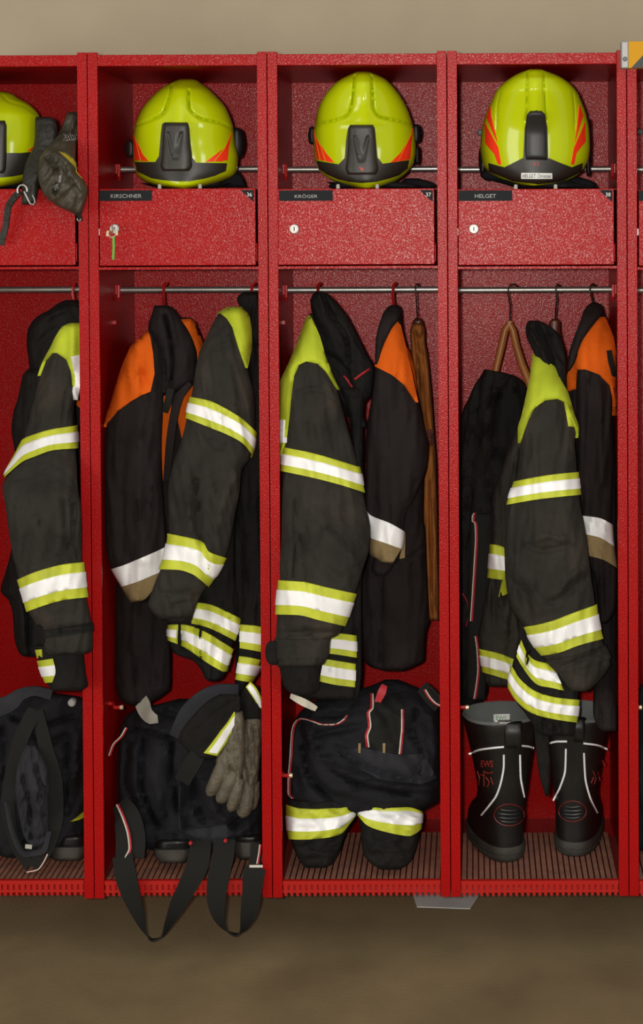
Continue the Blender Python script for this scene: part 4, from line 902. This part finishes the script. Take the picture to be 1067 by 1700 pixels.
# leftmost locker: folded trousers over boots
t = thing('trousers', P(60, 1440, .1), 'bundled black trousers with long webbing straps on the leftmost locker floor', 'trousers', BT)
L = Loft([(1150, 40, 90), (1158, 6, 137), (1172, -28, 145), (1200, -38, 147), (1300, -40, 146), (1370, -40, 142), (1395, -34, 132), (1412, -20, 105), (1424, 10, 84)], [(1150, .20), (1300, .17), (1412, .09), (1424, .075)], [(1150, .06), (1250, .10), (1370, .075), (1424, .04)], rt=10, rb=10, amp=.012, sx=20, sy=60, ang=15, seed=81,
         creases=[(smooth_line([(40, 1270), (22, 1340), (40, 1400)]), 5, -.016), (smooth_line([(45, 1270), (70, 1320), (76, 1345)]), 6, .014), (smooth_line([(60, 1190), (40, 1250), (12, 1300)]), 6, .014), (smooth_line([(58, 1225), (75, 1260), (78, 1300)]), 6, .010), (smooth_line([(62, 1226), (80, 1232), (110, 1222)]), 5, -.02), (smooth_line([(112, 1235), (108, 1290), (112, 1350)]), 4, -.022), (smooth_line([(128, 1220), (124, 1290)]), 9, .018), (smooth_line([(20, 1190), (60, 1205), (120, 1190)]), 4, -.02), (smooth_line([(4, 1210), (10, 1260), (2, 1320)]), 6, -.02)], n=84)
L.build('legs', M['navy'], t)
W = ribbon([(-6, 1176, .085, 30, 0), (18, 1166, .08, 28, 0), (36, 1152, .085, 20, 0), (58, 1147, .09, 16, 0), (86, 1153, .09, 18, 0)], .006); W.build('waistband', M['slate'], t)
m = ribbon([(58, 1178, .070, 24, 0), (36, 1225, .05, 26, 8), (20, 1290, .045, 26, -8), (14, 1340, .035, 24, 0), (26, 1400, .022, 20, 10), (50, 1438, .012, 20, 0)], .004)
m.build('suspender', M['web'], t)
m = ribbon([(62, 1180, .068, 22, 10), (76, 1240, .05, 24, 0), (88, 1300, .045, 32, -6), (90, 1350, .04, 32, 0), (80, 1400, .022, 26, 6), (56, 1440, .008, 22, 0)], .004)
m.build('suspender', M['web'], t)
Loft([(1236, 44, 58), (1255, 34, 70), (1280, 27, 80), (1310, 25, 82), (1350, 30, 82), (1385, 38, 80), (1402, 46, 72), (1408, 52, 66)], [(1236, .05), (1320, .035), (1408, .03)], [(1236, .012), (1320, .028), (1408, .015)], rt=8, rb=8, amp=.010, sx=12, sy=50, ang=10, seed=180,
     creases=[(smooth_line([(38, 1290), (48, 1330), (52, 1390)]), 4, -.022), (smooth_line([(60, 1270), (66, 1300), (80, 1315)]), 4, -.018), (smooth_line([(58, 1320), (66, 1345), (80, 1350)]), 5, .014), (smooth_line([(44, 1380), (60, 1396), (76, 1388)]), 4, -.014)], n=72).build('folded_flap', M['slate'], t)
m = ribbon([(10, 1330, .02, 7, 30), (20, 1380, .015, 8, 30), (42, 1418, .006, 9, 20), (72, 1412, .008, 9, 0), (82, 1380, .016, 8, 0)], .006); m.build('strap_edge', M['slate'], t)
pipe_path([(44, 1448, -.002), (62, 1444, -.002), (72, 1432, .0), (79, 1418, .006)], t, .0018, 0)
poly_patch(L, [(116, 1364), (128, 1356), (141, 1345), (141, 1354), (128, 1361)], .006).build('reflective_band', M['limetape'], t)
c = P(119, 1167, .075)
MB().rings([[c + Vector((q * cos(2 * pi * k / 16), yy, q * sin(2 * pi * k / 16))) for k in range(16)] for q, yy in ((.009, .012), (.009, 0), (.006, -.003))]).build('snap_button', M['greyprint'], t)
ribbon([(42, 1405, -.004, 7, 0), (53, 1406, -.004, 7, 0)], .0012).build('care_label', M['label'], t)
def boot_stub(name_label, rows, yc, th, srows, syc, sth):
    b = thing('fire_boot', P((srows[0][1] + srows[0][2]) / 2, srows[-1][0], syc), name_label, 'boot', 'fire boots under the trousers')
    Loft(rows, yc, th, rt=6, rb=3, amp=.002, n=40).build('upper', M['rubber'], b)
    Loft(srows, syc, sth, e=.75, rt=3, rb=3, amp=.002, n=40, step=3).build('sole', M['sole'], b)
boot_stub('worn boot sole poking out under the bundled trousers in the leftmost locker', [(1385, 100, 142), (1395, 92, 144), (1406, 86, 144), (1414, 86, 142)], .085, .045, [(1404, 84, 142), (1412, 83, 143), (1424, 86, 138), (1429, 90, 132)], .065, .042)

# locker 36: trousers over boots, straps hanging to the floor
t = thing('trousers', P(300, 1416, .11), 'black trousers bundled over boots with straps hanging down in locker 36', 'trousers', BT)
L = Loft([(1160, 296, 330), (1168, 266, 350), (1178, 226, 395), (1194, 206, 432), (1215, 199, 434), (1240, 196, 434), (1300, 195, 434), (1350, 196, 434), (1380, 202, 434), (1398, 216, 437), (1408, 240, 434), (1415, 262, 420)],
         [(1160, .22), (1250, .19), (1385, .14), (1415, .11)], [(1160, .05), (1250, .12), (1385, .085), (1415, .035)], rt=12, rb=8, amp=.012, sx=22, sy=65, seed=82,
         creases=[(smooth_line([(238, 1225), (233, 1280), (242, 1330), (262, 1372)]), 4, -.034), (smooth_line([(262, 1235), (258, 1300), (268, 1350)]), 11, .026), (smooth_line([(284, 1235), (288, 1300), (296, 1350)]), 4, -.032),
                  (smooth_line([(212, 1235), (206, 1290), (222, 1340)]), 5, -.026), (smooth_line([(224, 1240), (220, 1290), (232, 1335)]), 6, .014), (smooth_line([(299, 1300), (299, 1350), (300, 1376)]), 4, .016), (smooth_line([(318, 1290), (322, 1330), (338, 1362)]), 6, -.026), (smooth_line([(340, 1300), (352, 1340), (372, 1362)]), 8, .016), (smooth_line([(384, 1372), (408, 1352), (432, 1330)]), 4, -.024), (smooth_line([(395, 1385), (415, 1370), (434, 1352)]), 6, .014), (smooth_line([(206, 1208), (250, 1216), (288, 1226)]), 4, -.024), (smooth_line([(262, 1178), (300, 1190), (330, 1180)]), 5, -.018)], n=110)
L.build('legs', M['navy'], t)
poly_patch(L, [(298, 1379), (330, 1377), (374, 1370), (386, 1385), (362, 1396), (343, 1401), (328, 1391)], .005).build('pocket_flap', M['slate'], t)
line_on(L, smooth_line([(299, 1304), (298, 1340), (299, 1377), (330, 1376), (374, 1369)], 40), .0012, .002).build('seam', M['slate'], t)
ribbon([(289, 1222, .075, 16, 0), (300, 1200, .07, 22, 0), (316, 1178, .07, 28, 0), (340, 1158, .075, 28, 0), (368, 1147, .08, 24, 0), (396, 1146, .085, 20, 0)], .006).build('waistband', M['slate'], t)
m = ribbon([(200, 1332, .055, 30, 0), (212, 1360, .03, 46, 0), (217, 1395, .018, 50, 0), (216, 1424, .008, 48, 0)], .004); m.build('strap_end', M['web'], t)
pipe_path([(196, 1336, .05), (206, 1358, .026), (215, 1388, .013), (217, 1408, .008), (210, 1424, .003)], t, .0024, 2.6)
pipe_path([(211, 1208, .085), (203, 1222, .08), (190, 1236, .085), (183, 1254, .095)], t, .0022, 2.4)
# left strap loop
ribbon([(203, 1420, .005, 34, 0), (208, 1450, -.012, 36, 0), (216, 1480, -.018, 34, 10), (228, 1515, -.022, 27, 25), (240, 1546, -.024, 18, 55), (253, 1561, -.025, 12, 82), (268, 1556, -.025, 12, 75), (281, 1532, -.024, 18, 40), (296, 1500, -.022, 27, 15), (312, 1470, -.018, 32, 5), (326, 1440, -.010, 36, 0), (332, 1412, .006, 36, 0), (333, 1396, .022, 36, 0)], .0032, sub=4).build('suspender', M['web'], t)
ribbon([(373, 1394, .022, 36, 0), (371, 1415, .006, 36, 0), (364, 1450, -.012, 36, 0), (359, 1490, -.02, 33, 10), (363, 1522, -.024, 27, 30), (377, 1546, -.025, 16, 65), (392, 1552, -.025, 12, 85), (404, 1543, -.024, 18, 55), (413, 1515, -.022, 28, 20), (418, 1480, -.018, 32, 5), (421, 1452, -.012, 36, 0), (424, 1440, -.006, 36, 0)], .0032, sub=4).build('suspender', M['web'], t)
ribbon([(424, 1400, .02, 16, 0), (423, 1420, .008, 16, 0), (422, 1436, -.004, 20, 0)], .003).build('strap_end', M['web'], t)
ribbon([(414, 1438, -.008, 4, 0), (425, 1438, -.008, 4, 0), (436, 1438, -.008, 4, 0)], .002).build('white_piping', M['whitepipe'], t)
pipe_path([(433, 1402, .012), (431, 1418, .004), (428, 1434, -.003)], t, .0018, 2)
for x, y in ((316, 1400), (374, 1396)):
    c = P(x, y, .012); MB().rings([[c + Vector((q * cos(2 * pi * k / 12), yy, q * sin(2 * pi * k / 12))) for k in range(12)] for q, yy in ((.0045, .004), (.0045, 0), (.003, -.002))]).build('snap_button', M['redpipe'], t)
boot_stub('worn grey boot toe under the middle of the trousers in locker 36', [(1392, 262, 316), (1400, 258, 318), (1410, 256, 318), (1418, 258, 316)], .075, .04, [(1408, 256, 316), (1416, 255, 317), (1428, 262, 312), (1433, 268, 306)], .055, .04)
boot_stub('worn grey boot toe under the right side of the trousers in locker 36', [(1385, 392, 434), (1395, 388, 434), (1404, 388, 433)], .085, .04, [(1396, 390, 433), (1410, 388, 432), (1422, 392, 428), (1427, 398, 420)], .065, .04)

# gloves lying on those trousers
def fing(mb, pts, ws):
    P3 = dens3([(x, y, Y) for x, y, Y in pts], 14); k = len(ws) - 1
    rw = [ws[min(k, int(i / 14 * k))] + (ws[min(k, int(i / 14 * k) + 1)] - ws[min(k, int(i / 14 * k))]) * (i / 14 * k - int(i / 14 * k)) for i in range(15)]
    rw[-1] *= .35; rw[-2] *= .8; rw[0] *= .8
    mb.tube([P(*q) for q in P3], [w / 2 / 745 for w in rw], 14)
g = thing('glove', P(372, 1270, .03), 'grey leather glove with fingers down and silver striped black cuff in locker 36', 'glove', 'grey leather fire gloves')
m = Loft([(1180, 386, 402), (1200, 383, 406), (1220, 378, 406), (1245, 366, 406), (1265, 358, 405), (1285, 358, 402), (1302, 364, 400), (1315, 372, 396)], .028, .024, rt=8, rb=10, amp=.005, sx=10, sy=30, ang=-20, seed=83, creases=[(smooth_line([(374, 1242), (380, 1270), (392, 1288)]), 2, -.006)]).mesh()
fing(m, [(374, 1262, .022), (362, 1290, .016), (351, 1312, .018), (345, 1319, .022)], [24, 26, 24, 20])
fing(m, [(388, 1280, .020), (378, 1306, .012), (368, 1324, .014), (362, 1331, .018)], [24, 26, 24, 20])
fing(m, [(396, 1292, .020), (391, 1318, .012), (385, 1338, .014), (382, 1346, .018)], [22, 23, 22, 17])
m.build('hand', M['leather'], g)
G = Loft([(1152, 366, 396), (1160, 350, 400), (1175, 332, 400), (1195, 314, 394), (1215, 300, 388), (1228, 296, 380), (1240, 304, 372), (1252, 318, 362), (1262, 332, 352)], .022, .020, rt=8, rb=6, amp=.005, seed=84, creases=[(smooth_line([(392, 1162), (350, 1190), (310, 1228)]), 3, -.004)])
G.build('cuff', M['chardark'], g)
b = poly_patch(G, [(388, 1182), (388, 1206), (374, 1232), (358, 1255), (338, 1250), (352, 1232), (366, 1213), (378, 1198)], .004).build('reflective_band', M['limetape'], g)
poly_patch(G, [(386, 1190), (385, 1204), (371, 1229), (357, 1251), (345, 1249), (356, 1234), (369, 1214), (379, 1201)], .006).build('silver_strip', M['silver'], b)
ribbon([(331, 1248, .008, 24, 0), (318, 1270, .006, 28, 0), (302, 1297, .012, 28, 0)], .005).build('velcro_strap', M['web'], g)
g = thing('glove', P(412, 1300, .05), 'second grey leather glove hanging right of the first glove in locker 36', 'glove', 'grey leather fire gloves')
m = Loft([(1178, 410, 432), (1200, 405, 434), (1240, 402, 433), (1280, 400, 430), (1305, 399, 427), (1320, 401, 422)], .066, .022, rt=8, rb=8, amp=.006, sx=9, sy=35, seed=85).mesh()
fing(m, [(412, 1296, .06), (409, 1322, .046), (405, 1344, .040), (402, 1356, .044)], [26, 28, 28, 22])
fing(m, [(422, 1296, .066), (421, 1325, .060), (417, 1345, .06)], [20, 20, 16])
m.build('hand', M['leather'], g)
G = Loft([(1136, 412, 424), (1145, 404, 430), (1160, 398, 434), (1180, 400, 436), (1196, 404, 436)], .06, .022, rt=6, rb=4, amp=.004, seed=86); G.build('cuff', M['chardark'], g)
b = ribbon([(412, 1136, .035, 12, 10), (420, 1146, .030, 14, 10), (428, 1160, .034, 13, 20), (434, 1176, .045, 9, 30)], .003).build('reflective_band', M['limetape'], g)
ribbon([(413, 1138, .032, 7, 10), (420, 1147, .027, 9, 10), (428, 1161, .031, 8, 20), (433, 1174, .042, 5, 30)], .003).build('silver_strip', M['silver'], b)

# locker 37: trousers standing over boots
t = thing('trousers', P(590, 1442, .08), 'black trousers with two lime banded legs standing in locker 37', 'trousers', BT)
L = Loft([(1128, 640, 660), (1140, 610, 690), (1152, 560, 712), (1168, 515, 726), (1190, 492, 730), (1215, 482, 731), (1250, 477, 732), (1290, 476, 732), (1310, 477, 732), (1328, 478, 728), (1340, 480, 712), (1350, 490, 692), (1356, 510, 660)],
         [(1128, .22), (1190, .17), (1290, .13), (1356, .12)], [(1128, .03), (1190, .09), (1280, .10), (1340, .085), (1356, .05)], rt=12, rb=10, amp=.010, sx=26, sy=50, ang=-30, seed=87,
         creases=[(smooth_line([(512, 1222), (540, 1262), (590, 1290), (640, 1306), (715, 1310)]), 7, .020), (smooth_line([(495, 1210), (520, 1290), (570, 1330)]), 8, -.016), (smooth_line([(490, 1210), (484, 1270), (486, 1325)]), 5, .010), (smooth_line([(560, 1240), (600, 1270), (690, 1300)]), 5, -.014), (smooth_line([(520, 1222), (560, 1212), (600, 1205)]), 6, -.016), (smooth_line([(560, 1310), (640, 1330), (710, 1326)]), 8, .012), (smooth_line([(700, 1255), (690, 1285), (720, 1300)]), 5, -.012), (smooth_line([(520, 1205), (516, 1225)]), 4, .014), (smooth_line([(500, 1240), (512, 1290), (548, 1326)]), 3.5, -.026), (smooth_line([(524, 1236), (548, 1276), (600, 1302), (680, 1318)]), 3.5, -.024), (smooth_line([(690, 1180), (684, 1215), (700, 1245)]), 5, -.024), (smooth_line([(716, 1190), (722, 1240), (718, 1290)]), 6, .016), (smooth_line([(590, 1160), (575, 1185), (530, 1188)]), 5, -.02)], n=96)
L.build('seat', M['navy'], t)
poly_patch(L, [(562, 1247), (598, 1241), (630, 1247), (665, 1254), (700, 1251), (712, 1272), (722, 1292), (697, 1302), (660, 1299), (630, 1294), (598, 1278), (580, 1262)], .004).build('waistband', M['slate'], t)
for k, (rows, yc) in enumerate((([(1326, 478, 593), (1345, 478, 590), (1362, 479, 584), (1380, 480, 575), (1400, 484, 568), (1420, 492, 560), (1434, 500, 552), (1441, 508, 538)], [(1326, .10), (1441, .035)]),
                                ([(1330, 590, 699), (1350, 594, 698), (1375, 598, 696), (1400, 600, 692), (1420, 604, 686), (1434, 616, 678), (1444, 632, 662)], [(1330, .10), (1444, .03)]))):
    G = Loft(rows, yc, [(1326, .06), (1400, .05), (1444, .028)], rt=6, rb=8, amp=.010, sx=22, sy=30, ang=-60 if k else 60, seed=88 + k,
             creases=[(smooth_line([(510, 1400), (535, 1412), (560, 1405)] if not k else [(610, 1390), (640, 1404), (680, 1396)]), 4, -.008)], n=64, step=3)
    lg = G.build('leg', M['chardark'], t)
    if not k: reflective(G, lg, [(478, 1337), (500, 1343), (523, 1344), (560, 1342), (590, 1339)], [(479, 1393), (500, 1394), (523, 1393), (560, 1386), (582, 1362)], .32, .74)
    else: reflective(G, lg, [(592, 1340), (620, 1341), (650, 1342), (675, 1341), (699, 1349)], [(597, 1354), (613, 1371), (640, 1381), (677, 1388), (697, 1376)], .12, .62)
poly_patch(L, [(618, 1148), (662, 1150), (667, 1180), (666, 1215), (663, 1252), (634, 1248), (609, 1241), (611, 1205), (612, 1180)], .005).build('suspender', M['web'], t)
piping(L, [(617, 1152), (616, 1175), (610, 1184), (612, 1205), (607, 1222), (609, 1240)], t, .0026, 2.8, .006)
piping(L, [(667, 1178), (667, 1205), (665, 1230), (663, 1252)], t, .0024, -2.6, .006)
ribbon([(700, 1140, .13, 22, 0), (714, 1155, .12, 26, 0), (730, 1172, .115, 26, 0)], .004).build('suspender', M['web'], t)
pipe_path([(704, 1145, .112), (712, 1158, .104), (722, 1168, .10), (730, 1172, .10)], t, .0022, -2.2)
ribbon([(626, 1166, .10, 10, 0), (634, 1148, .10, 14, 0), (638, 1138, .11, 10, 0)], .004).build('strap_tab', M['redpipe'], t)
piping(L, [(578, 1188), (570, 1197), (556, 1203), (538, 1203), (520, 1197), (503, 1193), (494, 1198), (488, 1215), (485, 1260), (482, 1300), (482, 1318), (488, 1325)], t, .0019, -2, .002)
for x in (597, 636): poly_patch(L, [(x - 2, 1234), (x + 2, 1234), (x + 1.5, 1250), (x - 2, 1250)], .008, 3).build('belt_loop', M['tan'], t)
# a black bag of cloth behind the suspenders
# locker 38: boots seen from behind
def fire_boot(label, hx, hy, hY, ang, scale, wide):
    b = thing('fire_boot', P(hx, hy, hY), label, 'boot', 'black fire boots in locker 38')
    o = P(hx, hy, hY); o.z = GZ[3] + .0005; ca, sa = cos(radians(ang)), sin(radians(ang))
    f = Vector((-sa, ca, 0)); s = Vector((ca, sa, 0))
    def ring(z, cf, hl, hw, n=44, taper=.12):
        out = []
        for k in range(n):
            a = 2 * pi * k / n; u = cos(a); v = sin(a)
            toe = 1 - taper * max(0, v) ** 2
            out.append(o + (f * (cf + hl * math.copysign(abs(v) ** .8, v)) + s * (hw * wide * toe * math.copysign(abs(u) ** .8, u)) + Vector((0, 0, z))) * scale)
        return out
    so = MB()
    rg = [ring(.001, .110, .112, .044), ring(.006, .114, .122, .050), ring(.012, .115, .124, .0515), ring(.014, .115, .121, .0490), ring(.019, .115, .121, .0490), ring(.021, .115, .125, .052), ring(.030, .115, .125, .052), ring(.036, .114, .121, .0500)]
    so.rings(rg); so.build('sole', M['sole'], b, angle=50)
    up = MB()
    prof = [(.033, .114, .118, .0485), (.050, .112, .116, .049), (.066, .108, .111, .049), (.085, .098, .101, .048), (.104, .082, .085, .047), (.122, .070, .073, .047), (.142, .063, .067, .048), (.17, .060, .066, .0515), (.20, .061, .068, .056), (.235, .063, .072, .062), (.27, .066, .077, .069), (.300, .068, .081, .0755), (.318, .069, .084, .080), (.324, .069, .083, .080)]
    n1 = len(prof); rg = [ring(*p) for p in prof]
    up.rings(rg, cap=False); up.add(rg[0], [tuple(range(44))])
    for k in range(44): pass
    up.build('upper', M['rubber'], b, angle=60)
    li = MB(); rg = [ring(.324, .069, .083, .080), ring(.330, .069, .080, .077), ring(.326, .069, .076, .073), ring(.28, .067, .070, .063), ring(.2, .062, .060, .050)]
    li.rings(rg, cap=False); li.add(rg[-1], [tuple(range(44))]); li.build('lining', M['lining'], b, angle=60)
    return b, Surf(up), Surf(li), o
def boot_marks(b, S, LI, hor, ver, oval, loop):
    for h in hor + ver:
        m = MB(); pts = [S.front(x, y, .0006) for x, y in densify(smooth_line(h, 20), 4, False)]
        m.tube(pts, .0024, 6); m.build('reflective_piping', M['silver'], b)
    cx, cy, rx, ry = oval
    el = [(cx + rx * cos(k * pi / 18), cy + ry * sin(k * pi / 18)) for k in range(37)]
    MB().tube([S.front(x, y, .0004) for x, y in el], .0014, 6).build('red_outline', M['redline'], b)
    m = MB()
    for k in (-.62, -.2, .22, .62):
        w = rx * .78 * sqrt(1 - k * k)
        m.tube([S.front(cx + w * u / 8, cy + ry * .85 * k + 2.2 * (1 - (u / 8) ** 2), .001) for u in range(-8, 9)], [.0008 + .0028 * sqrt(1 - (u / 8.3) ** 2) for u in range(-8, 9)], 8)
    m.build('ankle_ribs', M['blackgloss'], b)
    x0, x1, y0, y1 = loop; ym = (y0 + y1) / 2
    Yb = (S.front((x0 + x1) / 2, y1 - 4).y); Yt = S.front((x0 + x1) / 2, y1 - 14).y
    Loft([(y0, x0 + 2, x1 - 2), (y0 + 4, x0, x1), (ym, x0, x1), (y1, x0 + 1.5, x1 - 2)], [(y0, Yt + .004), (ym, Yt - .006), (y1, Yb - .003)], .008, e=.55, rt=6, rb=5, amp=.002, n=36, step=2.5).build('pull_loop', M['rubber'], b)
b, S, LI, o = fire_boot('left black fire boot seen from behind on the grating of locker 38', 847, 1431, .105, 18, 1.0, 1.1)
boot_marks(b, S, LI, [[(778, 1252), (795, 1245), (815, 1242), (836, 1240)], [(866, 1238), (876, 1239), (886, 1242)]], [[(836, 1253), (836, 1270), (833, 1291), (824, 1320), (812, 1337), (799, 1353)], [(863, 1253), (864, 1289), (867, 1308), (870, 1323)]], (845, 1353, 25, 18), (837, 867, 1197, 1242))
vs, fs = text_geo('EWS', 11, 20)
MB().add([S.front(808 + a, 1268 - q, .0008) for a, q in vs], fs).build('printed_lettering', M['redprint'], b, smooth=False)
m = MB()
for ln in ([(786, 1280), (790, 1292), (788, 1303)], [(796, 1280), (804, 1284), (812, 1282)], [(800, 1290), (806, 1298), (803, 1306)], [(790, 1286), (798, 1288)], [(808, 1290), (812, 1302)], [(797, 1282), (797, 1305)]): m.tube([S.front(x + 6, y, .0004) for x, y in densify(ln, 3, False)], .0011, 5)
m.build('printed_mark', M['redprint'], b, smooth=False)
m = poly_patch(LI, [(819, 1186), (846, 1185), (846, 1203), (819, 1205)], .003, 4)
vs, fs = text_geo('EWS', 7, 17); m.add([LI.front(832 + a, 1192 - q, .005) for a, q in vs], fs, 1)
m.build('size_label', [M['white'], M['greenprint']], b, smooth=False)
b, S, LI, o = fire_boot('right black fire boot seen from behind on the grating of locker 38', 950, 1422, .135, -12, .98, 1.08)
boot_marks(b, S, LI, [[(911, 1234), (926, 1231), (941, 1231)], [(968, 1234), (991, 1237), (1008, 1244)]], [[(939, 1243), (938, 1277), (930, 1305), (918, 1329)], [(969, 1250), (971, 1289), (979, 1323), (991, 1349)]], (950, 1347, 23, 17), (951, 971, 1190, 1232))
m = MB()
for ln in ([(984, 1280), (989, 1292), (986, 1302)], [(992, 1282), (996, 1296)], [(1000, 1262), (1003, 1272)], [(981, 1300), (985, 1290)]): m.tube([S.front(x, y, .0004) for x, y in densify(ln, 3, False)], .0011, 5)
m.build('printed_mark', M['redprint'], b, smooth=False)
c = thing('black_cloth', P(902, 1320, .2), 'limp black cloth hanging down between the two boots in locker 38', 'cloth')
Loft([(1196, 884, 908), (1210, 886, 911), (1240, 889, 912), (1270, 892, 913), (1292, 896, 913), (1308, 901, 912), (1322, 905, 910)], .045, .012, rt=5, rb=6, amp=.006, sx=7, sy=30, seed=91).build('cloth', M['chardark'], c)
# far right locker
t = thing('trousers', P(1100, 1430, .12), 'black cloth bundle showing as a thin strip in the locker at the right edge', 'trousers', BT)
Loft([(1128, 1075, 1180), (1142, 1060, 1230), (1180, 1052, 1260), (1300, 1050, 1280), (1390, 1052, 1270), (1412, 1062, 1230)], [(1128, .2), (1300, .15), (1412, .10)], [(1128, .06), (1300, .09), (1412, .045)], rt=10, rb=8, amp=.010, sx=18, sy=60, seed=92).build('legs', M['navy'], t)
